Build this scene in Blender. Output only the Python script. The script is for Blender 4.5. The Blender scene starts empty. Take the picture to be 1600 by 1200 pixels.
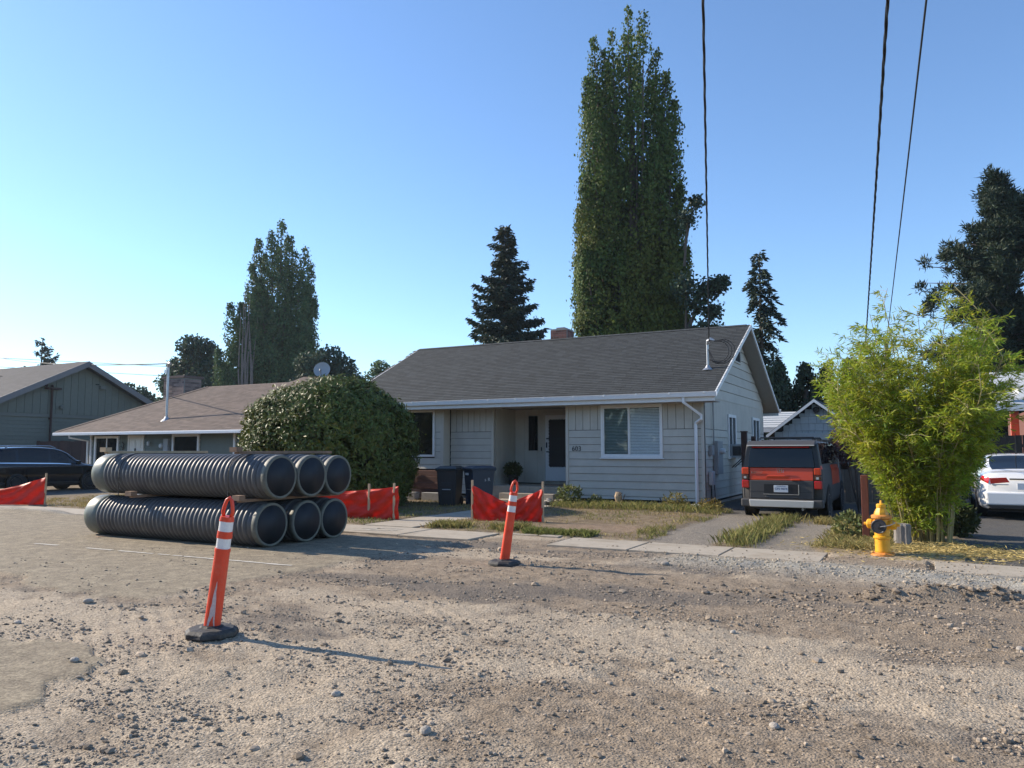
import bpy, math, random
import numpy as np
from mathutils import Vector, Matrix, Euler

# ---------------------------------------------------------------- camera, sky, sun, exposure
# World axes: X runs along the street to the right, Y across the street towards the houses, Z up (metres).
scn = bpy.context.scene
COL = scn.collection
R = math.radians
YAW, PITCH, EYE = 28.14, 4.907, 1.55
cam_d = bpy.data.cameras.new('camera'); cam = bpy.data.objects.new('camera', cam_d); COL.objects.link(cam)
cam.location = (0, 0, EYE); cam.rotation_euler = (R(90 + PITCH), 0, R(YAW))
cam_d.sensor_width = 36; cam_d.lens = 27.0; cam_d.clip_end = 4000; cam_d.clip_start = .05
scn.camera = cam

SUN_EL, SUN_AZ = 29.0, 4.5           # the sun stands low to the left, a few degrees to the street side of the house fronts
to_sun = Vector((-math.cos(R(SUN_AZ)) * math.cos(R(SUN_EL)), -math.sin(R(SUN_AZ)) * math.cos(R(SUN_EL)), math.sin(R(SUN_EL))))
world = bpy.data.worlds.new('World'); scn.world = world; world.use_nodes = True
wn = world.node_tree.nodes; wl = world.node_tree.links; wn.clear()
sky = wn.new('ShaderNodeTexSky'); sky.sky_type = 'NISHITA'; sky.sun_disc = False
sky.sun_elevation = R(SUN_EL); sky.sun_rotation = math.atan2(to_sun.x, to_sun.y)
sky.altitude = 0; sky.air_density = 1.0; sky.dust_density = .15; sky.ozone_density = 5.2
bg = wn.new('ShaderNodeBackground'); bg.inputs[1].default_value = 0.142
wo = wn.new('ShaderNodeOutputWorld'); wl.new(sky.outputs[0], bg.inputs[0]); wl.new(bg.outputs[0], wo.inputs[0])
sun_d = bpy.data.lights.new('sun', 'SUN'); sun_d.energy = 4.6; sun_d.angle = R(.53); sun_d.color = (1, .88, .72)
sun = bpy.data.objects.new('sun', sun_d); COL.objects.link(sun)
sun.rotation_euler = to_sun.to_track_quat('Z', 'Y').to_euler(); sun.location = (-40, -10, 40)
scn.view_settings.view_transform = 'Standard'; scn.view_settings.look = 'None'
scn.view_settings.gamma = 1; scn.view_settings.use_curve_mapping = False; scn.view_settings.exposure = 0.72
scn.render.engine = 'CYCLES'
scn.cycles.use_denoising = True
scn.cycles.max_bounces = 6; scn.cycles.transparent_max_bounces = 8
scn.cycles.sample_clamp_indirect = 8

rng = np.random.default_rng(7); random.seed(7)

# ---------------------------------------------------------------- helpers
ORG = {}                                             # world position of the thing an object belongs to
def tag(o, label=None, cat=None, group=None, kind=None):
    if label: o['label'] = label
    if cat: o['category'] = cat
    if group: o['group'] = group
    if kind: o['kind'] = kind
    return o
def thing(name, label, cat, loc=(0, 0, 0), rz=0, group=None):
    o = bpy.data.objects.new(name, None); COL.objects.link(o); o.empty_display_size = .2
    o.location = loc; o.rotation_euler = (0, 0, rz); ORG[o.name] = Vector(loc)
    return tag(o, label, cat, group)
def mesh(name, V, F, m=None, col=None, smooth=False):
    me = bpy.data.meshes.new(name)
    if isinstance(F, np.ndarray):
        V = np.ascontiguousarray(V, np.float32); k = F.shape[1]; n = len(F)
        me.vertices.add(len(V)); me.vertices.foreach_set('co', V.ravel())
        me.loops.add(n * k); me.loops.foreach_set('vertex_index', np.ascontiguousarray(F, np.int32).ravel())
        me.polygons.add(n); me.polygons.foreach_set('loop_start', np.arange(0, n * k, k, dtype=np.int32))
        me.update(calc_edges=True)
    else:
        me.from_pydata([tuple(map(float, v)) for v in V], [], F)
    if col is not None:
        dom = 'FACE' if len(col) == len(me.polygons) and len(col) != len(me.vertices) else 'POINT'
        at = me.attributes.new('tint', 'FLOAT_COLOR', dom)
        c = np.ones((len(col), 4), np.float32); c[:, :col.shape[1]] = col
        at.data.foreach_set('color', c.ravel())
    me.polygons.foreach_set('use_smooth', np.full(len(me.polygons), bool(smooth)))
    if m: me.materials.append(m)
    me.update()
    return me
def link(name, me, parent=None, loc=None, rot=None):
    o = bpy.data.objects.new(name, me); COL.objects.link(o)
    if parent is not None:
        o.parent = parent; ORG[o.name] = ORG.get(parent.name, Vector())
    if loc is not None: o.location = loc
    if rot is not None: o.rotation_euler = rot
    return o
def obj(name, g, m, parent=None, smooth=False, world=True, bevel=0, col=None, kind=None):
    """g = (V, F) in world coordinates (world=True: moved into the parent's frame) or in the thing's own frame"""
    V, F = (g.V, g.F) if isinstance(g, MB) else g
    V = np.array(V, float)
    if world and parent is not None: V = V - np.array(ORG.get(parent.name, Vector()))
    o = link(name, mesh(name, V, F, m, col, smooth), parent)
    if bevel:
        b = o.modifiers.new('bevel', 'BEVEL'); b.width = bevel; b.segments = 2; b.limit_method = 'ANGLE'; b.angle_limit = R(40)
    if kind: o['kind'] = kind
    return o
def kids(o): return list(o.children)
def copy_tree(o, parent=None):
    c = o.copy(); COL.objects.link(c); c.parent = parent
    for ch in kids(o): copy_tree(ch, c)
    return c

class MB:
    def __init__(s): s.V = []; s.F = []
    def add(s, V, F):
        n = len(s.V); s.V += [tuple(v) for v in V]; s.F += [tuple(i + n for i in f) for f in F]; return s
    def box(s, a, b, jit=0):
        (x0, y0, z0), (x1, y1, z1) = a, b
        V = [(x0, y0, z0), (x1, y0, z0), (x1, y1, z0), (x0, y1, z0), (x0, y0, z1), (x1, y0, z1), (x1, y1, z1), (x0, y1, z1)]
        if jit: V = [tuple(c + random.uniform(-jit, jit) for c in v) for v in V]
        return s.add(V, [(3, 2, 1, 0), (4, 5, 6, 7), (0, 1, 5, 4), (1, 2, 6, 5), (2, 3, 7, 6), (3, 0, 4, 7)])
    def prism(s, P, d):                               # polygon P extruded along vector d
        n = len(P); P = [Vector(p) for p in P]; d = Vector(d)
        return s.add(P + [p + d for p in P], [tuple(range(n - 1, -1, -1)), tuple(range(n, 2 * n))] + [(i, (i + 1) % n, n + (i + 1) % n, n + i) for i in range(n)])
    def tube(s, pts, r, n=8, cap=True):
        pts = [Vector(p) for p in pts]; rr = r if hasattr(r, '__len__') else [r] * len(pts)
        base = len(s.V); ref = None
        for i, p in enumerate(pts):
            t = (pts[min(i + 1, len(pts) - 1)] - pts[max(i - 1, 0)]).normalized()
            if ref is None: ref = Vector((0, 0, 1)) if abs(t.z) < .9 else Vector((1, 0, 0))
            u = (ref - t * ref.dot(t)).normalized(); w = t.cross(u); ref = u
            for k in range(n):
                a = 2 * math.pi * k / n; s.V.append(tuple(p + (u * math.cos(a) + w * math.sin(a)) * rr[i]))
        for i in range(len(pts) - 1):
            for k in range(n):
                a = base + i * n + k; b = base + i * n + (k + 1) % n; s.F.append((a, b, b + n, a + n))
        if cap:
            s.F.append(tuple(base + k for k in range(n - 1, -1, -1))); s.F.append(tuple(base + (len(pts) - 1) * n + k for k in range(n)))
        return s
    def lathe(s, prof, n=24, c=(0, 0, 0), axis='z', wob=None):
        base = len(s.V); c = Vector(c)
        for r, z in prof:
            for k in range(n):
                a = 2 * math.pi * k / n; q = r * (wob(a, z) if wob else 1)
                v = {'z': (q * math.cos(a), q * math.sin(a), z), 'x': (z, q * math.cos(a), q * math.sin(a)), 'y': (q * math.sin(a), z, q * math.cos(a))}[axis]
                s.V.append(tuple(c + Vector(v)))
        for i in range(len(prof) - 1):
            for k in range(n):
                a = base + i * n + k; b = base + i * n + (k + 1) % n; s.F.append((a, b, b + n, a + n))
        if prof[0][0] > 1e-6: s.F.append(tuple(base + k for k in range(n - 1, -1, -1)))
        if prof[-1][0] > 1e-6: s.F.append(tuple(base + (len(prof) - 1) * n + k for k in range(n)))
        return s
    def xf(s, M):
        s.V = [tuple(M @ Vector(v)) for v in s.V]; return s
def box(a, b, jit=0): return MB().box(a, b, jit)
def frame_xz(x0, x1, z0, z1, y0, y1, w):             # rectangular frame in an XZ plane, from y0 to y1
    return MB().box((x0, y0, z0), (x1, y1, z0 + w)).box((x0, y0, z1 - w), (x1, y1, z1)).box((x0, y0, z0 + w), (x0 + w, y1, z1 - w)).box((x1 - w, y0, z0 + w), (x1, y1, z1 - w))
def frame_yz(y0, y1, z0, z1, x0, x1, w):
    return MB().box((x0, y0, z0), (x1, y1, z0 + w)).box((x0, y0, z1 - w), (x1, y1, z1)).box((x0, y0, z0 + w), (x1, y0 + w, z1 - w)).box((x0, y1 - w, z0 + w), (x1, y1, z1 - w))

def text(name, s, size, loc, rot, m, parent=None, ext=.004, ax='CENTER'):
    c = bpy.data.curves.new(name, 'FONT'); c.body = s; c.size = size; c.extrude = ext; c.align_x = ax; c.align_y = 'CENTER'; c.resolution_u = 3
    c.materials.append(m)
    t = bpy.data.objects.new(name, c); me = bpy.data.meshes.new_from_object(t); bpy.data.objects.remove(t); me.name = name
    if not me.materials: me.materials.append(m)
    return link(name, me, parent, Vector(loc) - ORG.get(parent.name, Vector()) if parent else loc, rot)

# value noise
def _h(ix, iy, iz, s):
    n = (ix * 374761393 + iy * 668265263 + iz * 2147483647 + s * 974711) & 0xffffffff
    n = ((n ^ (n >> 13)) * 1274126177) & 0xffffffff
    return ((n ^ (n >> 16)) & 0xffff) / 65535.0
def vnoise(x, y, seed=0):
    x = np.asarray(x, float); y = np.asarray(y, float)
    ix = np.floor(x).astype(np.int64); iy = np.floor(y).astype(np.int64); fx = x - ix; fy = y - iy
    fx = fx * fx * (3 - 2 * fx); fy = fy * fy * (3 - 2 * fy)
    h = lambda a, b: _h(a, b, 0, seed)
    return (h(ix, iy) * (1 - fx) + h(ix + 1, iy) * fx) * (1 - fy) + (h(ix, iy + 1) * (1 - fx) + h(ix + 1, iy + 1) * fx) * fy
def fbm(x, y, seed=0, o=4):
    t = 0; a = .5; n = 0
    for i in range(o):
        t = t + a * vnoise(x * 2 ** i, y * 2 ** i, seed + i * 17); n += a; a *= .5
    return t / n
def sst(a, b, x):
    t = np.clip((x - a) / (b - a), 0, 1); return t * t * (3 - 2 * t)

# ---------------------------------------------------------------- materials
def mat(name, color, rough=.7, spec=.5, metal=0, var=.15, scale=6, bump=0, bscale=60, coat=0, attr=False, rnd=0, trans=0, stretch=None, dirt=None):
    """principled material: noise breaks up the colour; attr: multiply with the mesh's own 'tint'; rnd: per-object variation; trans: leaf translucency"""
    m = bpy.data.materials.new(name); m.use_nodes = True; nt = m.node_tree; N = nt.nodes; L = nt.links
    b = N['Principled BSDF']; b.inputs['Roughness'].default_value = rough; b.inputs['Specular IOR Level'].default_value = spec
    b.inputs['Metallic'].default_value = metal
    if coat: b.inputs['Coat Weight'].default_value = coat; b.inputs['Coat Roughness'].default_value = .05
    tc = N.new('ShaderNodeTexCoord'); vec = tc.outputs['Object']
    if stretch:
        mp = N.new('ShaderNodeMapping'); mp.inputs['Scale'].default_value = stretch; L.new(vec, mp.inputs[0]); vec = mp.outputs[0]
    nz = N.new('ShaderNodeTexNoise'); nz.inputs['Scale'].default_value = scale; nz.inputs['Detail'].default_value = 6; nz.inputs['Roughness'].default_value = .65
    L.new(vec, nz.inputs['Vector'])
    def mul(sock, lo, hi, fac):
        mr = N.new('ShaderNodeMapRange'); mr.inputs[1].default_value = .25; mr.inputs[2].default_value = .75; mr.inputs[3].default_value = lo; mr.inputs[4].default_value = hi
        L.new(fac, mr.inputs[0]); mx = N.new('ShaderNodeVectorMath'); mx.operation = 'SCALE'; L.new(sock, mx.inputs[0]); L.new(mr.outputs[0], mx.inputs['Scale']); return mx.outputs[0]
    rgb = N.new('ShaderNodeRGB'); rgb.outputs[0].default_value = (*color, 1); c = rgb.outputs[0]
    if dirt:                                         # (colour, scale, amount)
        n2 = N.new('ShaderNodeTexNoise'); n2.inputs['Scale'].default_value = dirt[1]; n2.inputs['Detail'].default_value = 8; n2.inputs['Roughness'].default_value = .7; L.new(tc.outputs['Object'], n2.inputs['Vector'])
        mr = N.new('ShaderNodeMapRange'); mr.inputs[1].default_value = .5; mr.inputs[2].default_value = .75; mr.inputs[4].default_value = dirt[2]; L.new(n2.outputs[0], mr.inputs[0])
        mx = N.new('ShaderNodeMix'); mx.data_type = 'RGBA'; L.new(mr.outputs[0], mx.inputs[0]); L.new(c, mx.inputs[6]); mx.inputs[7].default_value = (*dirt[0], 1); c = mx.outputs[2]
    if attr:
        at = N.new('ShaderNodeAttribute'); at.attribute_name = 'tint'
        mx = N.new('ShaderNodeVectorMath'); mx.operation = 'MULTIPLY'; L.new(c, mx.inputs[0]); L.new(at.outputs['Color'], mx.inputs[1]); c = mx.outputs[0]
    if rnd:
        oi = N.new('ShaderNodeObjectInfo'); mr = N.new('ShaderNodeMapRange'); mr.inputs[3].default_value = 1 - rnd; mr.inputs[4].default_value = 1 + rnd
        L.new(oi.outputs['Random'], mr.inputs[0]); mx = N.new('ShaderNodeVectorMath'); mx.operation = 'SCALE'; L.new(c, mx.inputs[0]); L.new(mr.outputs[0], mx.inputs['Scale']); c = mx.outputs[0]
    if var: c = mul(c, 1 - var, 1 + var, nz.outputs[0])
    L.new(c, b.inputs['Base Color'])
    if bump:
        n3 = N.new('ShaderNodeTexNoise'); n3.inputs['Scale'].default_value = bscale; n3.inputs['Detail'].default_value = 5; L.new(vec, n3.inputs['Vector'])
        bp = N.new('ShaderNodeBump'); bp.inputs['Strength'].default_value = 1; bp.inputs['Distance'].default_value = bump; L.new(n3.outputs[0], bp.inputs['Height']); L.new(bp.outputs[0], b.inputs['Normal'])
    if trans:
        tr = N.new('ShaderNodeBsdfTranslucent'); L.new(c, tr.inputs[0]); ms = N.new('ShaderNodeMixShader'); ms.inputs[0].default_value = trans
        L.new(b.outputs[0], ms.inputs[1]); L.new(tr.outputs[0], ms.inputs[2]); L.new(ms.outputs[0], N['Material Output'].inputs[0])
    return m
def glass_mat(name, tint, refl=.06, clear=.8):
    m = bpy.data.materials.new(name); m.use_nodes = True; N = m.node_tree.nodes; L = m.node_tree.links; N.clear()
    t = N.new('ShaderNodeBsdfTransparent'); t.inputs[0].default_value = (*[c * clear for c in tint], 1)
    g = N.new('ShaderNodeBsdfGlossy'); g.inputs['Roughness'].default_value = .015; g.inputs[0].default_value = (.95, .97, 1, 1)
    lw = N.new('ShaderNodeLayerWeight'); lw.inputs[0].default_value = .5
    pw = N.new('ShaderNodeMath'); pw.operation = 'POWER'; pw.inputs[1].default_value = 5; L.new(lw.outputs['Facing'], pw.inputs[0])
    ad = N.new('ShaderNodeMath'); ad.operation = 'ADD'; ad.use_clamp = True; ad.inputs[1].default_value = .012 + refl; L.new(pw.outputs[0], ad.inputs[0])
    ms = N.new('ShaderNodeMixShader'); L.new(ad.outputs[0], ms.inputs[0]); L.new(t.outputs[0], ms.inputs[1]); L.new(g.outputs[0], ms.inputs[2])
    o = N.new('ShaderNodeOutputMaterial'); L.new(ms.outputs[0], o.inputs[0]); return m

M = {}
M['siding'] = mat('grey siding paint', (.50, .475, .41), .65, var=.07, scale=3, bump=.0008, bscale=40, rnd=.04, dirt=((.38, .355, .30), 1.1, .6))
M['siding2'] = mat('grey grooved siding paint', (.50, .475, .41), .65, var=.06, scale=3, rnd=.035)
M['dark_gap'] = mat('dark gap', (.02, .02, .02), .9, var=0)
M['white'] = mat('white trim paint', (.74, .74, .72), .5, var=.06, scale=4)
M['gutter'] = mat('white gutter paint', (.78, .79, .80), .35, var=.05, scale=3)
M['soffit'] = mat('soffit paint', (.34, .32, .29), .7, var=.06)
M['shingle'] = mat('charcoal shingle', (.030, .034, .035), .9, var=.14, scale=60, rnd=.28)
M['shingle_mass'] = mat('charcoal shingle mass', (.030, .034, .035), .9, var=.14, scale=60, attr=True)
M['brown_shingle'] = mat('brown shingle', (.128, .092, .073), .9, var=.15, scale=50, attr=True)
M['brown_shingle_piece'] = mat('brown shingle piece', (.128, .092, .073), .9, var=.15, scale=50, rnd=.12)
M['grey_shingle'] = mat('weathered grey shingle', (.058, .056, .06), .9, var=.15, scale=40, attr=True)
M['brick'] = mat('red brick', (.17, .075, .06), .85, var=.3, scale=30, rnd=.4, bump=.003, bscale=120)
M['brick_pale'] = mat('smoked brick', (.22, .15, .13), .85, var=.35, scale=25, rnd=.5, bump=.003, bscale=120)
M['mortar'] = mat('mortar', (.26, .24, .22), .95, var=.2)
M['green'] = mat('grey green siding', (.135, .16, .14), .7, var=.08, rnd=.04)
M['olive'] = mat('olive grey siding', (.155, .165, .138), .75, var=.08, rnd=.05)
M['olive_trim'] = mat('olive trim', (.16, .165, .145), .7, var=.05)
M['barge'] = mat('grey bargeboard', (.19, .18, .18), .7, var=.06)
M['concrete'] = mat('concrete', (.37, .32, .25), .9, var=.16, scale=5, bump=.002, bscale=120, dirt=((.25, .20, .14), 1.4, 1.0))
M['block'] = mat('concrete block', (.36, .34, .31), .9, var=.2, scale=9, bump=.003, bscale=90, rnd=.1)
M['wood_old'] = mat('weathered fence wood', (.165, .125, .09), .85, var=.35, scale=5, stretch=(9, 9, 1), rnd=.25, bump=.002, bscale=20)
M['wood_dark'] = mat('dark stained wood', (.06, .03, .024), .8, var=.3, scale=5, stretch=(8, 8, 1), rnd=.2)
M['wood_painted_shade'] = mat('fence wood, near black for painted shade', (.022, .019, .017), .85, var=.3, scale=5, stretch=(8, 8, 1), rnd=.2)  # near-black base colour carries the shade of the trees on this fence
M['timber_red'] = mat('reddish timber', (.17, .085, .06), .85, var=.4, scale=5, stretch=(1, 8, 8), rnd=.35)
M['timber_pale'] = mat('raw lumber', (.50, .36, .22), .8, var=.25, scale=7, rnd=.15)
M['timber_worn'] = mat('worn lumber', (.27, .17, .11), .85, var=.35, scale=7, rnd=.2)
M['post_red'] = mat('rust brown post paint', (.19, .055, .028), .75, var=.25, scale=6, stretch=(6, 6, 1))
M['stump'] = mat('weathered stump wood', (.21, .19, .17), .9, var=.45, scale=6, stretch=(9, 9, .8), bump=.006, bscale=10)
M['pipe'] = mat('grey black pipe plastic', (.088, .088, .090), .5, .5, var=.22, scale=4, rnd=.05, dirt=((.17, .155, .13), 2.5, .45))
M['pipe_in'] = mat('dark blue pipe bore', (.007, .009, .014), .6, var=.2, scale=6)
M['bell'] = mat('hazy bell wrap', (.16, .17, .145), .42, var=.3, scale=5, dirt=((.26, .31, .20), 3, .8))
M['lip'] = mat('dusty cream pipe lip', (.145, .145, .115), .6, var=.4, scale=7, dirt=((.07, .075, .07), 5, .95))
M['orange'] = mat('orange road plastic', (.80, .070, .026), .42, .5, var=.12, scale=9, dirt=((.62, .24, .14), 6, .4))
M['reflect'] = mat('white reflective band', (.80, .79, .76), .35, .6, var=.1, scale=40)
M['scuff'] = mat('white scuffed plastic', (.62, .50, .47), .6, var=.25, scale=40)
M['rubber'] = mat('black rubber', (.026, .025, .025), .7, var=.5, scale=12, bump=.006, bscale=25, dirt=((.16, .14, .11), 7, .5))
M['fabric'] = mat('red orange woven sheeting', (.80, .050, .022), .52, .4, var=.14, scale=5, trans=.35, bump=.012, bscale=6)
M['hydrant'] = mat('yellow hydrant paint', (.80, .385, .012), .45, .5, var=.16, scale=8, dirt=((.42, .17, .04), 9, .8))
M['hyd_rust'] = mat('rusty orange flange', (.62, .24, .045), .6, var=.25, scale=14)
M['black_cap'] = mat('black metal cap', (.03, .03, .035), .4, var=.2)
M['steel'] = mat('galvanised steel', (.45, .46, .47), .4, metal=.7, var=.12)
M['wire'] = mat('black cable', (.012, .012, .013), .6, var=0)
M['cart_black'] = mat('green black cart plastic', (.022, .026, .026), .5, var=.15)
M['cart_blue'] = mat('slate blue cart plastic', (.030, .040, .056), .5, var=.15)
M['label'] = mat('pale sticker', (.5, .52, .52), .5, var=.05)
M['black'] = mat('black satin', (.012, .012, .013), .4, var=0)
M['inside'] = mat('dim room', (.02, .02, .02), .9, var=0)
M['blind'] = mat('white blind slat', (.80, .81, .80), .5, var=.04)
M['screen_mesh'] = mat('dark screen', (.018, .014, .013), .6, var=.1)
M['glass'] = glass_mat('window glass', (.97, .98, .97), .01, .97)
M['glass_dark'] = glass_mat('dark window glass', (.74, .78, .76), .02, .95)
M['privacy'] = mat('privacy glass', (.008, .010, .012), .05, .4, var=0)
M['car_orange'] = mat('orange red car paint', (.60, .058, .013), .35, .4, var=.03, coat=.25)
M['car_grey'] = mat('grey car plastic', (.060, .058, .057), .6, var=.08)
M['car_silver'] = mat('silver grey trim', (.33, .325, .30), .45, metal=.25, var=.05)
M['car_step'] = mat('pale silver bumper', (.56, .55, .51), .4, metal=.2, var=.05)
M['car_white'] = mat('white car paint', (.82, .82, .81), .25, .5, var=.01, coat=.9)
M['car_black'] = mat('black car paint', (.006, .007, .010), .15, .4, var=0, coat=.6)
M['lamp_red'] = mat('red lamp lens', (.50, .012, .012), .12, .7, var=.1, scale=30, coat=.6)
M['lamp_dark'] = mat('smoked lamp lens', (.09, .035, .02), .15, .7, var=.2, scale=30, coat=.5)
M['tyre'] = mat('tyre rubber', (.022, .021, .020), .75, var=.2)
M['rim'] = mat('alloy rim', (.32, .32, .33), .35, metal=.6, var=.05)
M['plate'] = mat('pale plate', (.55, .60, .66), .4, var=.05)
M['plate_ink'] = mat('plate lettering', (.05, .07, .16), .5, var=0)
M['chrome'] = mat('bright chrome', (.75, .75, .75), .15, metal=1, var=0)
M['paint_white'] = mat('worn white road paint', (.50, .46, .39), .8, var=.25, scale=14)
M['bark'] = mat('bark', (.095, .075, .06), .9, var=.4, scale=8, stretch=(4, 4, .7), bump=.02, bscale=8)
M['bark_grey'] = mat('dead grey bark', (.20, .17, .15), .9, var=.3, scale=8)
M['leaf_poplar'] = mat('poplar leaf', (.080, .122, .030), .65, .2, var=.1, attr=True, trans=.3)
M['leaf_poplar_far'] = mat('far poplar leaf', (.080, .125, .052), .65, .2, var=.1, attr=True, trans=.3)
M['leaf_far'] = mat('far tree leaf', (.060, .092, .055), .6, .3, var=.1, attr=True, trans=.25)
M['needle'] = mat('conifer needles', (.036, .058, .038), .6, .3, var=.15, attr=True, trans=.15)
M['needle_dark'] = mat('dark hedge needles', (.036, .060, .030), .6, .3, var=.15, attr=True, trans=.12)
M['leaf_rhodo'] = mat('glossy shrub leaf', (.098, .125, .022), .48, .35, var=.1, attr=True, trans=.15)
M['leaf_bamboo'] = mat('bamboo leaf', (.31, .385, .036), .45, .35, var=.1, attr=True, trans=.48)
M['culm'] = mat('bamboo culm', (.32, .26, .11), .45, var=.25, scale=8, rnd=.15)
M['leaf_purple'] = mat('purple leaf', (.085, .040, .036), .5, .4, var=.2, attr=True, trans=.25)
M['leaf_weed'] = mat('weed leaf', (.13, .15, .05), .6, .3, var=.2, attr=True, trans=.3)
M['grass'] = mat('grass blade', (.27, .25, .105), .7, .3, var=.1, attr=True, trans=.3)
M['stone'] = mat('gravel stone', (.31, .262, .21), .9, .3, var=.2, scale=40, attr=True)
M['rock'] = mat('loose rock', (.36, .32, .27), .9, var=.3, scale=12, rnd=.2, bump=.004, bscale=40)
M['rock_white'] = mat('pale splash stone', (.58, .56, .51), .8, var=.2, scale=10)
M['metal_roof'] = mat('pale ribbed metal', (.50, .52, .52), .5, var=.08)
M['shake'] = mat('pale grey shake', (.40, .42, .41), .75, var=.1, scale=9, rnd=.06)
M['dish'] = mat('grey dish', (.32, .34, .36), .5, var=.08)
M['meter_grey'] = mat('utility box grey', (.27, .28, .28), .5, var=.08)
M['door_white'] = mat('off white door', (.70, .66, .58), .5, var=.04)
M['storm_white'] = mat('storm door white', (.66, .67, .67), .45, var=.04)

# ---------------------------------------------------------------- ground
def in_walk(X, Y):                                   # where concrete lies: the earth is kept just below it
    w = ((Y > 11.42) & (Y < 12.63) & ((X < -6.95) | ((X > -5.55) & (X < -1.32)))) | ((X > -10.25) & (X < -8.95) & (Y > 12.4) & (Y < 19.4)) | ((X > .0) & (X < 9) & (Y > 11.25) & (Y < 12.35))
    return w
def road_masks(X, Y):
    n1 = fbm(X * .9, Y * .9, 3); n2 = fbm(X * 3.1, Y * 3.1, 5); n3 = .6 * fbm(X * .20, Y * 1.1, 9) + .4 * fbm(X * .5, Y * .9, 13)
    wob = (n1 - .5) * 1.1 + (n2 - .5) * .35
    asph = sst(-7.05, -7.12, X + wob * .35) * sst(5.35, 5.45, Y + wob * .9 + sst(-9, -16, X) * .3)
    asph = np.maximum(asph, sst(-5.0, -5.06, X + wob * .9 + (n2 - .5) * .5 + (Y - 3) * .55) * sst(3.75, 3.68, Y + wob * .8 + (n2 - .5) * .4))
    asph = np.maximum(asph, sst(-4.25, -4.3, X + wob * .4 + (Y - 2.3) * .3) * sst(2.42, 2.38, Y + wob * .3))
    asph = asph * sst(11.2, 10.8, Y + wob * .5)
    fresh = np.exp(-((Y - 10.75 + (X + 1) * .1 + (n1 - .5) * .8) / .62) ** 2) * sst(-4.3, -2.6, X + wob)
    fresh = np.maximum(fresh, np.exp(-((Y - 10.9 + (n1 - .5) * .5) / .45) ** 2) * sst(-14.2, -15.2, X) * sst(-21, -19.5, X))
    fresh = np.maximum(fresh, .5 * np.exp(-((Y - 1.9 + (n1 - .5)) / .7) ** 2) * sst(-4, -2.6, X))
    dust = sst(.47, .62, n3 + (n2 - .5) * .25)
    dark = sst(.52, .64, fbm(X * .4 + 40, Y * 1.1 + 7, 21)) * (1 - .6 * dust)
    return asph, np.clip(fresh, 0, 1), dust, dark, n1, n2
def hgt(X, Y):
    X = np.asarray(X, float); Y = np.asarray(Y, float)
    asph, fresh, dust, dark, n1, n2 = road_masks(X, Y)
    road = sst(12.2, 11.6, Y)
    z = (n1 - .5) * .06 * (1 - .85 * asph) + (n2 - .5) * .035 * (1 - .9 * asph) + (fbm(X * 9, Y * 9, 11) - .5) * .020 * (1 - .85 * asph)
    z = z * road + asph * .022 + fresh * .05 * (.6 + .8 * n2) * road
    z = z + .13 * np.exp(-((Y - 9.33 - .35 * (X - .1) + (n1 - .5) * .3) / .13) ** 2) * sst(-.85, -.3, X) * sst(1.0, .6, X) * (.5 + n2)
    z = z + .10 * np.exp(-((Y - 11.2) / .35) ** 2) * sst(-17.5, -18.5, X) * (.4 + n1)
    tr = np.sin((X * .55 + Y * .85) * 42) * .003 * sst(.55, .62, fbm(X * .7 + 5, Y * .7, 31)) * road * (1 - asph)     # machine track prints
    rut = -.025 * np.exp(-((Y - 2.75 - .33 * (X + 2.6) + (n1 - .5) * .12) / .09) ** 2) * sst(-4.4, -4, X) * sst(-1.9, -2.4, X)
    z = z + tr + rut
    lawn = sst(12.5, 12.9, Y) * (1 - sst(28, 40, Y))
    z = z * (1 - lawn) + lawn * (.03 + (n1 - .5) * .05 + (n2 - .5) * .03)
    drv = ((X > -4.35) & (X < -1.5) & (Y > 12.6) & (Y < 24)) | ((X > .45) & (Y > 12.3))
    z = np.where(drv & (lawn > 0), z - .02, z)
    z = np.where(in_walk(X, Y), -.06, z)
    return z * (1 - sst(25, 60, np.hypot(X, Y)))

r_ = np.concatenate([[.0, .6], np.geomspace(1.2, 24, 400), np.geomspace(24.6, 90, 50), np.geomspace(110, 3000, 14)])
a_ = np.concatenate([np.arange(-180, -44, 4), np.arange(-44, 44, .16), np.arange(44, 180.1, 4)]) + YAW
RR, AA = np.meshgrid(r_, np.radians(a_), indexing='ij')
GX = -RR * np.sin(AA); GY = RR * np.cos(AA); GZ = hgt(GX, GY)
nr, na = GX.shape
V = np.stack([GX, GY, GZ], -1).reshape(-1, 3)
i = np.arange(nr - 1)[:, None] * na + np.arange(na - 1)[None, :]
F = np.stack([i, i + na, i + na + 1, i + 1], -1).reshape(-1, 4)
gm = mesh('ground', V, F, None, smooth=True)
x, y = V[:, 0], V[:, 1]
asph, fresh, dust, dark, n1, n2 = road_masks(x, y)
lawn = np.maximum(sst(12.45, 12.8, y + (n2 - .5) * .3), sst(-5.5, -6, y))
bare = lawn * sst(.75, .35, np.hypot((x + 5.7) / 1.7, (y - 14.2) / 1.35) + (n1 - .5) * .6)
drive = lawn * np.maximum(sst(-4.45, -4.2, x + (n2 - .5) * .4) * sst(-2.95, -3.15, x + (n2 - .5) * .4), sst(-2.6, -2.4, x + (n2 - .5) * .4) * sst(-1.35, -1.6, x + (n2 - .5) * .5)) * sst(25, 23, y)
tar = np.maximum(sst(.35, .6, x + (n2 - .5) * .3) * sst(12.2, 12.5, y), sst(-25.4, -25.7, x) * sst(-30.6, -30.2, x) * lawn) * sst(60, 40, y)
painted_shade = lawn * sst(18.2, 19.4, y + (n1 - .5) * .8) * sst(-5.3, -4.9, x) * sst(24.5, 24, y)  # ground colour darkened to stand in for deep shade beside the boxy car
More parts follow.
